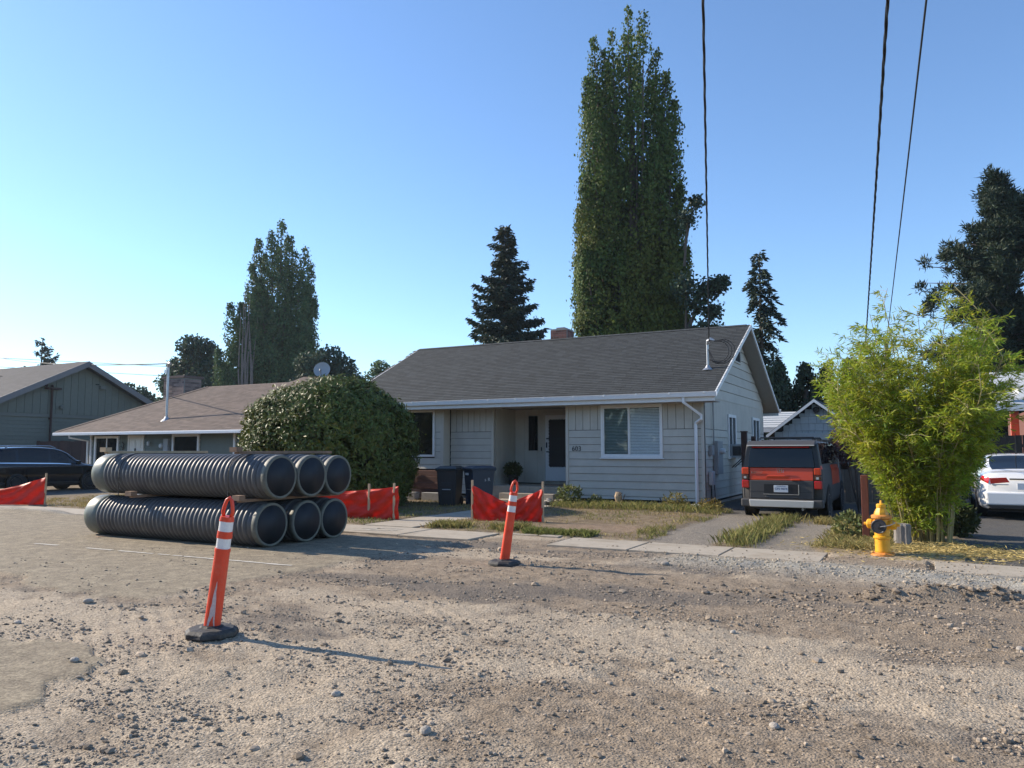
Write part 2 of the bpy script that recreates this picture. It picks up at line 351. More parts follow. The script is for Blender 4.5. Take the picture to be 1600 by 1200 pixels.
litter = lawn * np.exp(-(((x + .1) / 1.0) ** 2 + ((y - 13.6) / 1.1) ** 2)) * 1.5
def setc(name, ch):
    at = gm.attributes.new(name, 'FLOAT_COLOR', 'POINT'); c = np.ones((len(x), 4), np.float32)
    for k, v in enumerate(ch): c[:, k] = np.clip(v, 0, 1)
    at.data.foreach_set('color', c.ravel())
setc('mask_road', (asph, fresh * (1 - lawn), dust)); setc('mask_yard', (lawn, np.maximum(bare, 0), drive)); setc('mask_more', (np.maximum(tar, painted_shade), dark, litter))

def ground_material():
    m = bpy.data.materials.new('ground'); m.use_nodes = True; nt = m.node_tree; N = nt.nodes; L = nt.links
    b = N['Principled BSDF']; b.inputs['Roughness'].default_value = .95; b.inputs['Specular IOR Level'].default_value = .2
    tc = N.new('ShaderNodeTexCoord').outputs['Object']
    def noise(sc, det=6, rough=.6):
        n = N.new('ShaderNodeTexNoise'); n.inputs['Scale'].default_value = sc; n.inputs['Detail'].default_value = det; n.inputs['Roughness'].default_value = rough; L.new(tc, n.inputs['Vector']); return n.outputs[0]
    def ramp(s, a, bb, lo=0, hi=1):
        r = N.new('ShaderNodeMapRange'); r.inputs[1].default_value = a; r.inputs[2].default_value = bb; r.inputs[3].default_value = lo; r.inputs[4].default_value = hi; L.new(s, r.inputs[0]); return r.outputs[0]
    def mix(f, a, bb):
        x = N.new('ShaderNodeMix'); x.data_type = 'RGBA'; x.clamp_factor = True
        if isinstance(f, float): x.inputs[0].default_value = f
        else: L.new(f, x.inputs[0])
        for k, v in ((6, a), (7, bb)):
            if isinstance(v, tuple): x.inputs[k].default_value = (*v, 1)
            else: L.new(v, x.inputs[k])
        return x.outputs[2]
    def math_(op, a, bb):
        x = N.new('ShaderNodeMath'); x.operation = op
        for k, v in ((0, a), (1, bb)):
            if isinstance(v, (int, float)): x.inputs[k].default_value = v
            else: L.new(v, x.inputs[k])
        return x.outputs[0]
    def att(n):
        a = N.new('ShaderNodeAttribute'); a.attribute_name = n; s = N.new('ShaderNodeSeparateColor'); L.new(a.outputs['Color'], s.inputs[0]); return s.outputs
    ro, ya, mo = att('mask_road'), att('mask_yard'), att('mask_more')
    big, mid, fine, grit = noise(.8), noise(5), noise(38, 4), noise(150, 3, .7)
    vo = N.new('ShaderNodeTexVoronoi'); vo.inputs['Scale'].default_value = 55; L.new(tc, vo.inputs['Vector'])
    dirt = mix(ramp(mid, .35, .65), (.218, .168, .117), (.310, .245, .175))
    c = mix(math_('MULTIPLY', mo[1], .9), dirt, (.165, .138, .11))
    c = mix(math_('MULTIPLY', ro[2], ramp(fine, .35, .6, .45, .95)), c, (.43, .352, .255))
    c = mix(math_('MULTIPLY', ro[1], .85), c, mix(ramp(fine, .4, .6), (.29, .275, .235), (.41, .395, .345)))
    asp = mix(ramp(mid, .4, .68), (.22, .18, .126), (.33, .275, .19)); asp = mix(ramp(grit, .5, .7, 0, .5), asp, (.16, .145, .12))
    c = mix(ro[0], c, asp)
    soil = mix(ramp(mid, .4, .65), (.165, .12, .075), (.27, .21, .13))
    c = mix(ya[0], c, soil)
    c = mix(ya[1], c, mix(ramp(mid, .4, .6), (.22, .155, .10), (.28, .205, .14)))
    c = mix(ya[2], c, mix(ramp(fine, .4, .65), (.18, .155, .125), (.30, .265, .215)))
    c = mix(mo[2], c, mix(ramp(fine, .4, .6), (.30, .23, .13), (.50, .42, .26)))
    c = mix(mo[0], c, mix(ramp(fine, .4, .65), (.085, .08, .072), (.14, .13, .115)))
    # stone speckle: every pebble its own value
    sp = N.new('ShaderNodeVectorMath'); sp.operation = 'SCALE'; L.new(c, sp.inputs[0])
    sc = N.new('ShaderNodeSeparateColor'); L.new(vo.outputs['Color'], sc.inputs[0])
    L.new(math_('MULTIPLY', ramp(sc.outputs[0], 0, 1, .70, 1.24), ramp(grit, .3, .7, .72, 1.28)), sp.inputs['Scale'])
    L.new(sp.outputs[0], b.inputs['Base Color'])
    h = math_('ADD', math_('MULTIPLY', ramp(vo.outputs['Distance'], 0, .6, 1, 0), .5), math_('ADD', math_('MULTIPLY', fine, .55), math_('MULTIPLY', grit, .35)))
    h = math_('MULTIPLY', h, math_('SUBTRACT', 1.0, math_('MULTIPLY', ro[0], .72)))
    bp = N.new('ShaderNodeBump'); bp.inputs['Strength'].default_value = 1; bp.inputs['Distance'].default_value = .011; L.new(h, bp.inputs['Height']); L.new(bp.outputs[0], b.inputs['Normal'])
    return m
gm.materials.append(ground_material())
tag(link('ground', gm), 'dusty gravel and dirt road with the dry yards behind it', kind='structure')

# concrete pavement, slab by slab
pav = thing('pavement', 'worn concrete pavement slabs along the far side of the road', None); pav['kind'] = 'structure'
def slab(x0, x1, y0, y1, z=.014):
    j = lambda: random.uniform(-.012, .012)
    t = random.uniform(-.006, .006)
    obj('paving_slab', MB().prism([(x0 + .012, y0 + j(), -.08), (x1 - .012, y0 + j(), -.08), (x1 - .012, y1 + j(), -.08), (x0 + .012, y1 + j(), -.08)], (0, 0, .08 + z + t)), M['concrete'], pav, bevel=.008)
for k in range(12): slab(-25.0 + k * 1.5, -25.0 + (k + 1) * 1.5, 11.5, 12.62)
for k in range(3): slab(-5.5 + k * 1.39, -5.5 + (k + 1) * 1.39, 11.46 + .02 * (k % 2), 12.58)
for k in range(4): slab(.05 + k * 1.6, .05 + (k + 1) * 1.6, 11.3, 12.3)
for a in ((-6.85, -6.2, 12.55, 13.15, .02), (-6.15, -5.75, 12.5, 13.05, .03)): slab(*a)
wk = thing('garden_path', 'concrete path slabs from the pavement towards the porch', None); wk['kind'] = 'structure'
for k in range(5):
    obj('paving_slab', MB().box((-10.2, 12.66 + k * 1.33, -.08), (-9.0, 12.66 + (k + 1) * 1.33 - .02, .03 + .004 * (k % 2))), M['concrete'], wk, bevel=.012)
# white survey marks sprayed on a slab, worn white lane line
mk = MB()
for a, b in (((-9.75, 11.75), (-8.9, 11.98)), ((-9.8, 12.05), (-9.1, 12.3)), ((-9.5, 11.85), (-9.45, 12.3)), ((-9.05, 11.95), (-8.95, 12.25))):
    d = (Vector(b) - Vector(a)).normalized() * .03; n = Vector((-d.y, d.x))
    P = [Vector(a) - n, Vector(b) - n, Vector(b) + n, Vector(a) + n]; mk.add([(p.x, p.y, .0255) for p in P], [(0, 1, 2, 3)])
tag(obj('survey_mark', mk, M['paint_white']), 'white sprayed survey marks on the pavement slab', kind='structure')
ln = MB()
for x0, x1 in ((-12.9, -12.3), (-11.6, -11.0), (-10.85, -10.1), (-10.0, -9.75), (-9.7, -7.45)):
    n = max(3, int((x1 - x0) / .12)); xs = np.linspace(x0, x1, n)
    for s in range(n - 1):
        w0, w1 = random.uniform(.022, .04), random.uniform(.022, .04); f = lambda q: 7.69 + (q + 9) * .035
        xm = [xs[s], xs[s + 1]]; zz = [float(hgt(q, f(q))) + .006 for q in xm]
        ln.add([(xm[0], f(xm[0]) - w0, zz[0]), (xm[1], f(xm[1]) - w1, zz[1]), (xm[1], f(xm[1]) + w1, zz[1]), (xm[0], f(xm[0]) + w0, zz[0])], [(0, 1, 2, 3)])
tag(obj('lane_line', ln, M['paint_white']), 'worn white lane line on the dusty asphalt', kind='structure')

# loose gravel: real stones, one mesh
def ico():
    t = (1 + 5 ** .5) / 2
    v = np.array([(-1, t, 0), (1, t, 0), (-1, -t, 0), (1, -t, 0), (0, -1, t), (0, 1, t), (0, -1, -t), (0, 1, -t), (t, 0, -1), (t, 0, 1), (-t, 0, -1), (-t, 0, 1)], float)
    f = np.array([(0, 11, 5), (0, 5, 1), (0, 1, 7), (0, 7, 10), (0, 10, 11), (1, 5, 9), (5, 11, 4), (11, 10, 2), (10, 7, 6), (7, 1, 8), (3, 9, 4), (3, 4, 2), (3, 2, 6), (3, 6, 8), (3, 8, 9), (4, 9, 5), (2, 4, 11), (6, 2, 10), (8, 6, 7), (9, 8, 1)])
    return v / np.linalg.norm(v[0]), f
IV, IF = ico()
OV = np.array([(1, 0, 0), (-1, 0, 0), (0, 1, 0), (0, -1, 0), (0, 0, 1), (0, 0, -1)], float); OF = np.array([(0, 2, 4), (2, 1, 4), (1, 3, 4), (3, 0, 4), (2, 0, 5), (1, 2, 5), (3, 1, 5), (0, 3, 5)])
def stones(px, py, size, col, sink=.25, IV=IV, IF=IF):
    n = len(px); K = len(IV); P = np.repeat(IV[None], n, 0) * (1 + rng.uniform(-.28, .28, (n, K, 1)))
    P = P * (size[:, None, None] * np.stack([rng.uniform(.7, 1.35, n), rng.uniform(.7, 1.2, n), rng.uniform(.45, .8, n)], 1)[:, None, :])
    a = rng.uniform(0, 6.283, n); c, s = np.cos(a)[:, None], np.sin(a)[:, None]
    X = P[:, :, 0] * c - P[:, :, 1] * s + px[:, None]; Y = P[:, :, 0] * s + P[:, :, 1] * c + py[:, None]; Z = P[:, :, 2] + (np.where(in_walk(px, py), .012, hgt(px, py)) + size * (.5 - sink))[:, None]
    return np.stack([X, Y, Z], -1).reshape(-1, 3), (IF[None] + (np.arange(n) * K)[:, None, None]).reshape(-1, 3), np.repeat(col, K, 0)
n = 290000
rr = np.exp(rng.uniform(np.log(2.0), np.log(13.5), n)); aa = np.radians(YAW + rng.uniform(-38, 38, n))
px, py = -rr * np.sin(aa), rr * np.cos(aa)
asph, fresh, dust, dark, n1, n2 = road_masks(px, py)
clus = sst(.42, .62, fbm(px * 1.3 + 9, py * 2.2, 77))
keep = (rng.random(n) < (.07 + .50 * clus + .5 * fresh) * (1 - .9 * asph) * (1 - .45 * dust)) & (py < 12.9) & (~in_walk(px, py) | (rng.random(n) < .22))
px, py, fresh = px[keep], py[keep], fresh[keep]
size = np.clip(np.exp(rng.normal(np.log(.0046), .52, len(px))), .003, .03) * (1 + .05 * np.hypot(px, py))
tone = rng.uniform(.5, 1.4, (len(px), 1)) * np.array([[1, .95, .88]]); tone = tone * (1 - fresh[:, None]) + fresh[:, None] * rng.uniform(.9, 1.5, (len(px), 1)) * np.array([[1, 1.02, .98]])
sm = size < .0095
ga = stones(px[sm], py[sm], size[sm], tone[sm], .25, OV, OF); gb = stones(px[~sm], py[~sm], size[~sm], tone[~sm])
g = (np.concatenate([ga[0], gb[0]]), np.concatenate([ga[1], gb[1] + len(ga[0])]), np.concatenate([ga[2], gb[2]]))
tag(link('loose_gravel', mesh('loose_gravel', g[0], g[1], M['stone'], col=g[2])), 'loose gravel scattered over the road', kind='stuff')
# dark asphalt rubble at the right edge of the dug strip
n = 330
t = np.where(rng.random(n) < .6, rng.uniform(-.7, .95, n), rng.normal(-1.5, .7, n)); px = t; py = 9.3 + .35 * (t - .1) * (t > -.8) - .55 * (t < -.8) + rng.normal(0, .22, n)
g = stones(px, py, np.clip(np.exp(rng.normal(np.log(.017), .45, n)), .008, .05), rng.uniform(.35, .9, (n, 1)) * np.array([[1, .93, .85]]))
tag(link('rubble', mesh('rubble', g[0], g[1], M['stone'], col=g[2])), 'dark broken asphalt crumbs along the dug strip', kind='stuff')
# bigger loose rocks one by one
for k, (px, py, s) in enumerate([(-7.53, 4.98, .055), (-7.2, 4.1, .045), (-7.6, 3.95, .035), (-2.47, 3.62, .05), (-2.35, 3.02, .045), (-1.72, 2.8, .05), (-1.2, 3.5, .05), (-1.3, 2.72, .05), (-1.83, 2.47, .04), (-1.72, 2.2, .045), (-2.75, 2.4, .035), (-3.35, 3.9, .04), (-5.5, 3.55, .045), (-.8, 4.6, .04), (-3.1, 10.1, .07), (-6.4, 9.2, .05), (.6, 7.3, .05), (-1.5, 6.8, .04)]):
    V = IV * (1 + rng.uniform(-.2, .2, (12, 1))) * np.array([1.2, .85, .62]) * s
    o = obj('rock', (V, [tuple(f) for f in IF]), M['rock']); o.location = (px, py, float(hgt(px, py)) + s * .25); o.rotation_euler = (0, 0, random.uniform(0, 6))
    sub = o.modifiers.new('round', 'SUBSURF'); sub.levels = 1; sub.render_levels = 1
    tag(o, 'fist sized pale rock lying loose on the dirt road', 'rock', 'loose rocks on the dirt road')

# ---------------------------------------------------------------- the grey house
HX0, HX1, HYF, HYB = -17.0, -5.15, 20.55, 29.2       # walls
EY, EZ, RY, RZ = 19.95, 3.05, 24.88, 5.51             # eave and ridge
SL = (RZ - EZ) / (RY - EY); TH = math.atan(SL)
roof_under = lambda Y: EZ - .16 + (min(Y, 2 * RY - Y) - EY) * SL
house = thing('grey_house', 'single storey grey house with charcoal shingle roof and white gutter', 'house', (-11, 24.8, 0))
P = lambda n, g, m, **k: obj(n, g, m, house, **k)
# wall core: the dark backing behind the boards, with the porch cut out
core = MB()
core.box((-9.2, HYF + .03, .12), (HX1 - .03, HYB, 2.95)).box((HX0, HYF + .15, .95), (-13.5, HYB - .01, 2.95)).box((-13.48, 20.93, .12), (-11.83, HYB - .02, 2.95)).box((-11.82, 22.33, .12), (-9.21, HYB - .03, 2.95))
core.prism([(HX1 - .03, HYF + .05, 2.95), (HX1 - .03, HYB, 2.95), (HX1 - .03, HYB, roof_under(HYB) - .02), (HX1 - .03, RY, roof_under(RY) - .02), (HX1 - .03, HYF + .05, roof_under(HYF + .05) - .02)], (-.2, 0, 0))
core.prism([(HX0 + .2, HYF + .2, 2.95), (HX0 + .2, HYB - .02, 2.95), (HX0 + .2, HYB - .02, roof_under(HYB) - .02), (HX0 + .2, RY, roof_under(RY) - .02), (HX0 + .2, HYF + .2, roof_under(HYF + .2) - .02)], (-.2, 0, 0))
P('wall', core, M['inside'])
P('foundation', MB().box((-9.18, HYF + .06, -.3), (HX1 - .06, HYB - .1, .118)).box((-13.4, 20.98, -.3), (-11.9, HYB - .2, .118)), M['block'])

def cut(a, b, holes):
    segs = [(a, b)]
    for h0, h1 in holes:
        segs = [q for s in segs for q in ((s[0], min(s[1], h0)), (max(s[0], h1), s[1])) if q[1] - q[0] > .01]
    return segs
ROWS = [.18] + [2.12 - .206 * k for k in range(9, -1, -1)]
def lap_x(x0, x1, y, z0, z1, m):                      # lapped board on a wall that faces the street
    P('siding_board', MB().prism([(x0 + .002, y, z0), (x0 + .002, y - .030, z0), (x0 + .002, y - .028, z0 + .012), (x0 + .002, y - .006, z1 - .008), (x0 + .002, y, z1 - .008)], (x1 - x0 - .004, 0, 0)), m)
def lap_y(y0, y1, x, z0, z1, m, slope=False):         # lapped board on the gable side
    V = []
    if slope:
        f = lambda z: (EY + (z - EZ + .18) / SL, 2 * RY - EY - (z - EZ + .18) / SL)
        a0, b0 = f(z0); a1, b1 = f(z1)
        a0, a1 = max(a0, y0), max(a1, y0); b0, b1 = min(b0, y1), min(b1, y1)
        if b1 - a1 < .02: a1, b1 = RY - .01, RY + .01
    else: a0 = a1 = y0; b0 = b1 = y1
    for Y0, Y1, z, d in ((a0, b0, z0, .028), (a1, b1, z1 - .009, .006)):
        V += [(x, Y0, z), (x, Y1, z), (x + d, Y1, z), (x + d, Y0, z)]
    P('siding_board', MB().add(V, [(3, 2, 1, 0), (4, 5, 6, 7), (0, 1, 5, 4), (1, 2, 6, 5), (2, 3, 7, 6), (3, 0, 4, 7)]), m)
def vboards_x(x0, x1, y, z0, z1, step, holes=()):
    n = max(1, round((x1 - x0) / step)); w = (x1 - x0) / n
    ed = sorted([x0 + k * w for k in range(n + 1)] + [e for h in holes for e in (h[0] - .002, h[1] + .002) if x0 < e < x1])
    for a, b in zip(ed[:-1], ed[1:]):
        if b - a < .03: continue
        zt = [(z0, z1)]
        for hx0, hx1, hz0, hz1 in holes:
            if a < hx1 - .03 and b > hx0 + .03: zt = cut(z0, z1, [(hz0, hz1)])
        for q0, q1 in zt: P('vertical_board', box((a + .006, y - .018, q0), (b - .006, y, q1)), M['siding'])
FW_ = (-8.10, -6.30, 1.33, 2.82)
for x0, x1, yy, wins in ((-9.12, -5.24, HYF, [FW_]), (-13.40, -11.88, 20.9, [])):
    for z0, z1 in zip(ROWS[:-1], ROWS[1:]):
        hs = [(w[0], w[1]) for w in wins if z0 < w[3] and z1 > w[2] + .12]
        for s in cut(x0, x1, hs): lap_x(s[0], s[1], yy, z0, z1, M['siding'])
    vboards_x(x0, x1, yy, 2.125, 2.90, .225, wins)
LW = (-16.3, -13.78, 1.33, 2.83)
for z0, z1 in zip([.95, 1.09], [1.09, 1.30]): lap_x(HX0, -13.5, HYF, z0, z1, M['siding'])
for z0, z1 in zip(ROWS[6:-1], ROWS[7:]):
    for s in cut(HX0, -13.56, [(LW[0], LW[1])]): lap_x(s[0], s[1], HYF, z0, z1, M['siding'])
vboards_x(HX0, -13.56, HYF, 2.125, 2.90, .225, [LW])
P('bay_side', box((-13.56, HYF - .03, .95), (-13.44, 20.9, 2.9)), M['siding2'])
for x in (-5.24, -9.2, -11.88): P('corner_board', box((x, (HYF if x != -11.88 else 20.88) - .045, .16), (x + .085, HYF + (.10 if x != -11.88 else .36), 2.9)), M['siding2'], bevel=.004)
# porch recess
n = 8
for k in range(n): P('vertical_board', box((-11.83, 20.98 + k * .166, .44), (-11.80, 20.98 + (k + 1) * .166 - .008, 2.86)), M['siding'])
for a, b in ((-11.8, -11.45), (-11.45, -10.98), (-10.98, -10.72)): P('vertical_board', box((a + .004, 22.29, .5), (b - .004, 22.32, 2.86)), M['siding'])
P('vertical_board', box((-10.72, 22.29, 2.70), (-9.22, 22.32, 2.86)), M['siding'])
P('porch_ceiling', box((-11.8, HYF, 2.87), (-9.2, 22.3, 2.9)), M['soffit'])
P('porch_floor', MB().box((-11.8, 20.5, .0), (-9.2, 22.3, .47)), M['concrete'], bevel=.01)
for k, (ya, yb, z) in enumerate(((19.95, 20.49, .29), (19.45, 19.94, .13))): P('porch_step', box((-11.1 + .1 * k, ya, -.1), (-9.35 - .0 * k, yb, z)), M['concrete'], bevel=.012)
P('threshold', box((-10.74, 22.12, .47), (-9.24, 22.29, .56)), M['concrete'])
P('door_mat', box((-10.5, 21.2, .471), (-9.4, 21.75, .488)), M['timber_worn'])
# screen door with scalloped dark panel, sidelight
DX0, DX1, DZ0, DZ1 = -10.68, -9.72, .57, 2.66
dr = P('storm_door', MB().box((DX0, 22.22, DZ0), (DX1, 22.28, DZ1)), M['storm_white'], bevel=.006)
sc_ = []
x0, x1, z0, z1 = DX0 + .15, DX1 - .10, DZ0 + .46, DZ1 - .16
for a, b, nn in (((x0, z0), (x1, z0), 7), ((x1, z0), (x1, z1), 15), ((x1, z1), (x0, z1), 7), ((x0, z1), (x0, z0), 15)):
    for k in range(nn * 6):
        t = k / (nn * 6); px, pz = a[0] + (b[0] - a[0]) * t, a[1] + (b[1] - a[1]) * t
        ln_ = math.hypot(b[0] - a[0], b[1] - a[1]); nx, nz_ = (b[1] - a[1]) / ln_, -(b[0] - a[0]) / ln_
        s = abs(math.sin(math.pi * k / 6)) * .028; sc_.append((px + nx * s, 22.216, pz + nz_ * s))
dr2 = obj('screen', MB().prism(sc_, (0, -.006, 0)), M['screen_mesh'], dr)
for z in (DZ0 + .92, DZ0 + 1.34): obj('hinge_bar', box((DX0 + .05, 22.19, z - .018), (DX1 - .01, 22.21, z + .018)), M['black'], dr)
obj('handle', MB().box((DX0 + .05, 22.17, DZ0 + 1.05), (DX0 + .08, 22.2, DZ0 + 1.22)), M['black'], dr)
P('door_frame', MB().box((DX0 - .07, 22.2, DZ0 - .01), (DX0 - .005, 22.285, DZ1 + .07)).box((DX1 + .005, 22.2, DZ0 - .01), (DX1 + .07, 22.285, DZ1 + .07)).box((DX0 - .005, 22.2, DZ1 + .005), (DX1 + .005, 22.285, DZ1 + .07)), M['siding2'])
sl = P('sidelight', frame_xz(-11.33, -10.93, 1.50, 2.68, 22.255, 22.288, .03), M['siding2'])
obj('pane', box((-11.30, 22.27, 1.53), (-10.96, 22.28, 2.65)), M['privacy'], sl)
P('door_bell', box((-10.86, 22.27, 1.52), (-10.83, 22.29, 1.64)), M['black'])
# front slider window with blinds
def blinds(x0, x1, z0, z1, y, parent, step=.042, tilt=.011):
    g = MB(); n = int((z1 - z0) / step)
    for k in range(n):
        z = z0 + k * step; g.add([(x0, y - .012, z), (x1, y - .012, z), (x1, y + .012, z + step * .78), (x0, y + .012, z + step * .78)], [(0, 1, 2, 3)])
    obj('blind', g, M['blind'], parent, kind='stuff')
x0, x1, z0, z1 = FW_
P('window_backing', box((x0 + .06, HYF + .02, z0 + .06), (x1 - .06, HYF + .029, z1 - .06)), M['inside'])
w = P('window', frame_xz(x0, x1, z0, z1, HYF - .055, HYF + .02, .065), M['white'], bevel=.006)
obj('sill', box((x0 - .03, HYF - .08, z0 - .03), (x1 + .03, HYF - .01, z0 - .002)), M['white'], w)
xm = -7.26
obj('sash', frame_xz(x0 + .066, xm, z0 + .066, z1 - .066, HYF - .04, HYF - .015, .035), M['white'], w)
obj('sash', frame_xz(xm - .002, x1 - .066, z0 + .066, z1 - .066, HYF - .0145, HYF + .004, .028), M['white'], w)
obj('pane', box((x0 + .1, HYF - .03, z0 + .1), (xm - .034, HYF - .026, z1 - .1)), M['glass_dark'], w)
obj('pane', box((xm + .025, HYF - .008, z0 + .09), (x1 - .094, HYF - .004, z1 - .09)), M['glass'], w)
blinds(x0 + .09, xm - .02, z0 + .08, z1 - .08, HYF + .0065, w)
blinds(xm + .02, x1 - .08, z0 + .08, z1 - .08, HYF + .0065, w)
# big living room window
x0, x1, z0, z1 = LW
w = P('window', frame_xz(x0, x1, z0, z1, HYF - .05, HYF + .02, .07), M['white'], bevel=.006)
obj('pane', box((x0 + .071, HYF - .02, z0 + .071), (x1 - .071, HYF - .014, z1 - .071)), M['glass_dark'], w)
obj('mullion', box((-15.05, HYF - .04, z0 + .071), (-14.98, HYF - .021, z1 - .071)), M['white'], w)
text('house_number', '603', .20, (-8.86, HYF - .03, 1.58), (R(90), 0, 0), M['black'], house)
# gable side: boards, windows, meters
SW1, SW2 = (23.35, 24.42, 1.28, 2.62), (27.05, 28.3, .6, 2.66)
for z0, z1 in zip(ROWS[:-1], ROWS[1:]):
    for s in cut(HYF + .06, HYB, [(w_[0], w_[1]) for w_ in (SW1, SW2) if z0 < w_[3] and z1 > w_[2] + .1]): lap_y(s[0], s[1], HX1 - .03, z0, z1, M['siding'])
n = 54; w_ = (HYB - HYF - .06) / n
for k in range(n):
    a = HYF + .06 + k * w_
    for q in cut(2.125, 3.0, [(h[2], h[3]) for h in (SW1, SW2) if a < h[1] - .03 and a + w_ > h[0] + .03]):
        zt = min(q[1], roof_under(a + w_ / 2) - .03)
        if zt > q[0]: P('vertical_board', box((HX1 - .03, a + .004, q[0]), (HX1 - .014, a + w_ - .004, zt)), M['siding'])
z = 3.0
while z < roof_under(RY) - .05:
    lap_y(HYF, HYB, HX1 - .03, z, min(z + .29, roof_under(RY) - .03), M['siding'], True); z += .29
P('corner_board', box((HX1 - .06, HYF - .03, .16), (HX1 - .005, HYF + .06, 2.9)), M['siding2'])
for (y0, y1, z0, z1) in (SW1, SW2):
    w = P('window', frame_yz(y0, y1, z0, z1, HX1 - .03, HX1 + .025, .09), M['white'], bevel=.005)
    obj('pane', box((HX1 - .01, y0 + .091, z0 + .091), (HX1 - .004, y1 - .091, z1 - .091)), M['privacy'], w)
    obj('mullion', box((HX1 - .003, (y0 + y1) / 2 - .03, z0 + .091), (HX1 + .02, (y0 + y1) / 2 + .03, z1 - .091)), M['white'], w)
ac = P('air_conditioner', box((HX1 + .0, 23.62, 1.32), (HX1 + .34, 24.25, 1.72)), M['label'], bevel=.01)
obj('grille', MB().box((HX1 + .06, 23.612, 1.38), (HX1 + .30, 23.619, 1.66)), M['car_grey'], ac)
obj('bracket', MB().tube([(HX1, 23.75, 1.02), (HX1 + .3, 23.75, 1.3)], .015).tube([(HX1, 24.15, 1.02), (HX1 + .3, 24.15, 1.3)], .015), M['black'], ac)
P('gable_vent', frame_yz(24.45, 25.3, 4.3, 4.75, HX1 - .01, HX1 + .03, .05), M['siding2'])
P('louvre', MB().box((HX1 - .02, 24.5, 4.35), (HX1 + .006, 25.25, 4.7)), M['dark_gap'])
pb = P('meter_panel', box((HX1, 21.45, .88), (HX1 + .13, 22.05, 1.80)), M['meter_grey'], bevel=.01)
obj('meter', MB().lathe([(.085, 0), (.085, .06), (.07, .12), (.03, .135), (0, .136)], 16, (HX1 + .131, 21.75, 1.52), 'x'), M['label'], pb)
P('service_box', box((HX1, 20.95, 1.40), (HX1 + .09, 21.2, 1.68)), M['meter_grey'], bevel=.008)
P('service_box', box((HX1, 20.85, .60), (HX1 + .11, 21.15, .98)), M['label'], bevel=.02)
P('conduit', MB().tube([(HX1 + .05, 21.32, 2.9), (HX1 + .05, 21.32, 1.75)], .022), M['meter_grey'])
P('conduit', MB().tube([(HX1 + .03, 21.0, .6), (HX1 + .04, 21.0, .02)], .018).tube([(HX1 + .04, 21.3, .85), (HX1 + .04, 21.4, .05)], .012), M['wire'])
# roof
X0, X1 = -17.45, -4.72
deck = MB()
for s in (0, 1):
    f = (lambda y: y) if s == 0 else (lambda y: 2 * RY - y)
    Q = [(X0, f(EY), EZ - .14), (X0, f(EY), EZ - .015), (X0, f(RY), RZ - .015), (X0, f(RY), RZ - .14)]
    deck.prism(Q if s == 0 else Q[::-1], (X1 - X0, 0, 0))
roof = P('roof', deck, M['soffit'])
for s in (0, 1):
    f = (lambda y: y) if s == 0 else (lambda y: 2 * RY - y)
    P('bargeboard', MB().prism([(X1, f(EY - .02), EZ - .13), (X1, f(EY - .02), EZ + .005), (X1, f(RY), RZ + .012), (X1, f(RY), RZ - .12)], (.035, 0, 0)), M['white'])
    P('bargeboard', MB().prism([(X0 - .035, f(EY - .02), EZ - .17), (X0 - .035, f(EY - .02), EZ + .005), (X0 - .035, f(RY), RZ + .012), (X0 - .035, f(RY), RZ - .16)], (.035, 0, 0)), M['white'])
    P('fascia', box((X0, f(EY) - (.03 if s == 0 else 0), EZ - .23), (X1, f(EY) + (.0 if s == 0 else .03), EZ - .02)), M['white'])
    gp = [(0, -.01), (-.05, -.115), (-.10, -.115), (-.125, -.02), (-.135, .0), (-.115, .005), (-.105, -.012), (-.09, -.1), (-.055, -.1), (-.012, -.0)]
    sg = 1 if s == 0 else -1
    gu = P('gutter', MB().prism([(X0 - .05, f(EY - .031) + sg * a, EZ + b) for a, b in (gp if s == 0 else gp[::-1])], (X1 - X0 + .12, 0, 0)), M['gutter'])
    if s == 0:
        for k in range(14): obj('hanger', box((X1 - .25 - k * .92, EY - .172, EZ - .045), (X1 - .22 - k * .92, EY - .03, EZ + .012)), M['white'], gu)
P('soffit', box((X0 + .02, EY + .002, EZ - .235), (X1 - .02, HYF + .05, EZ - .205)), M['soffit'])
P('downspout', MB().tube([(-5.53, 19.87, 2.95), (-5.53, 19.87, 2.80), (-5.19, 20.36, 2.47), (-5.19, 20.36, 2.37), (-5.37, 20.47, 2.27), (-5.37, 20.47, 2.18), (-5.37, 20.47, .12), (-5.33, 20.38, .05)], .045, 4), M['gutter'], bevel=.005)
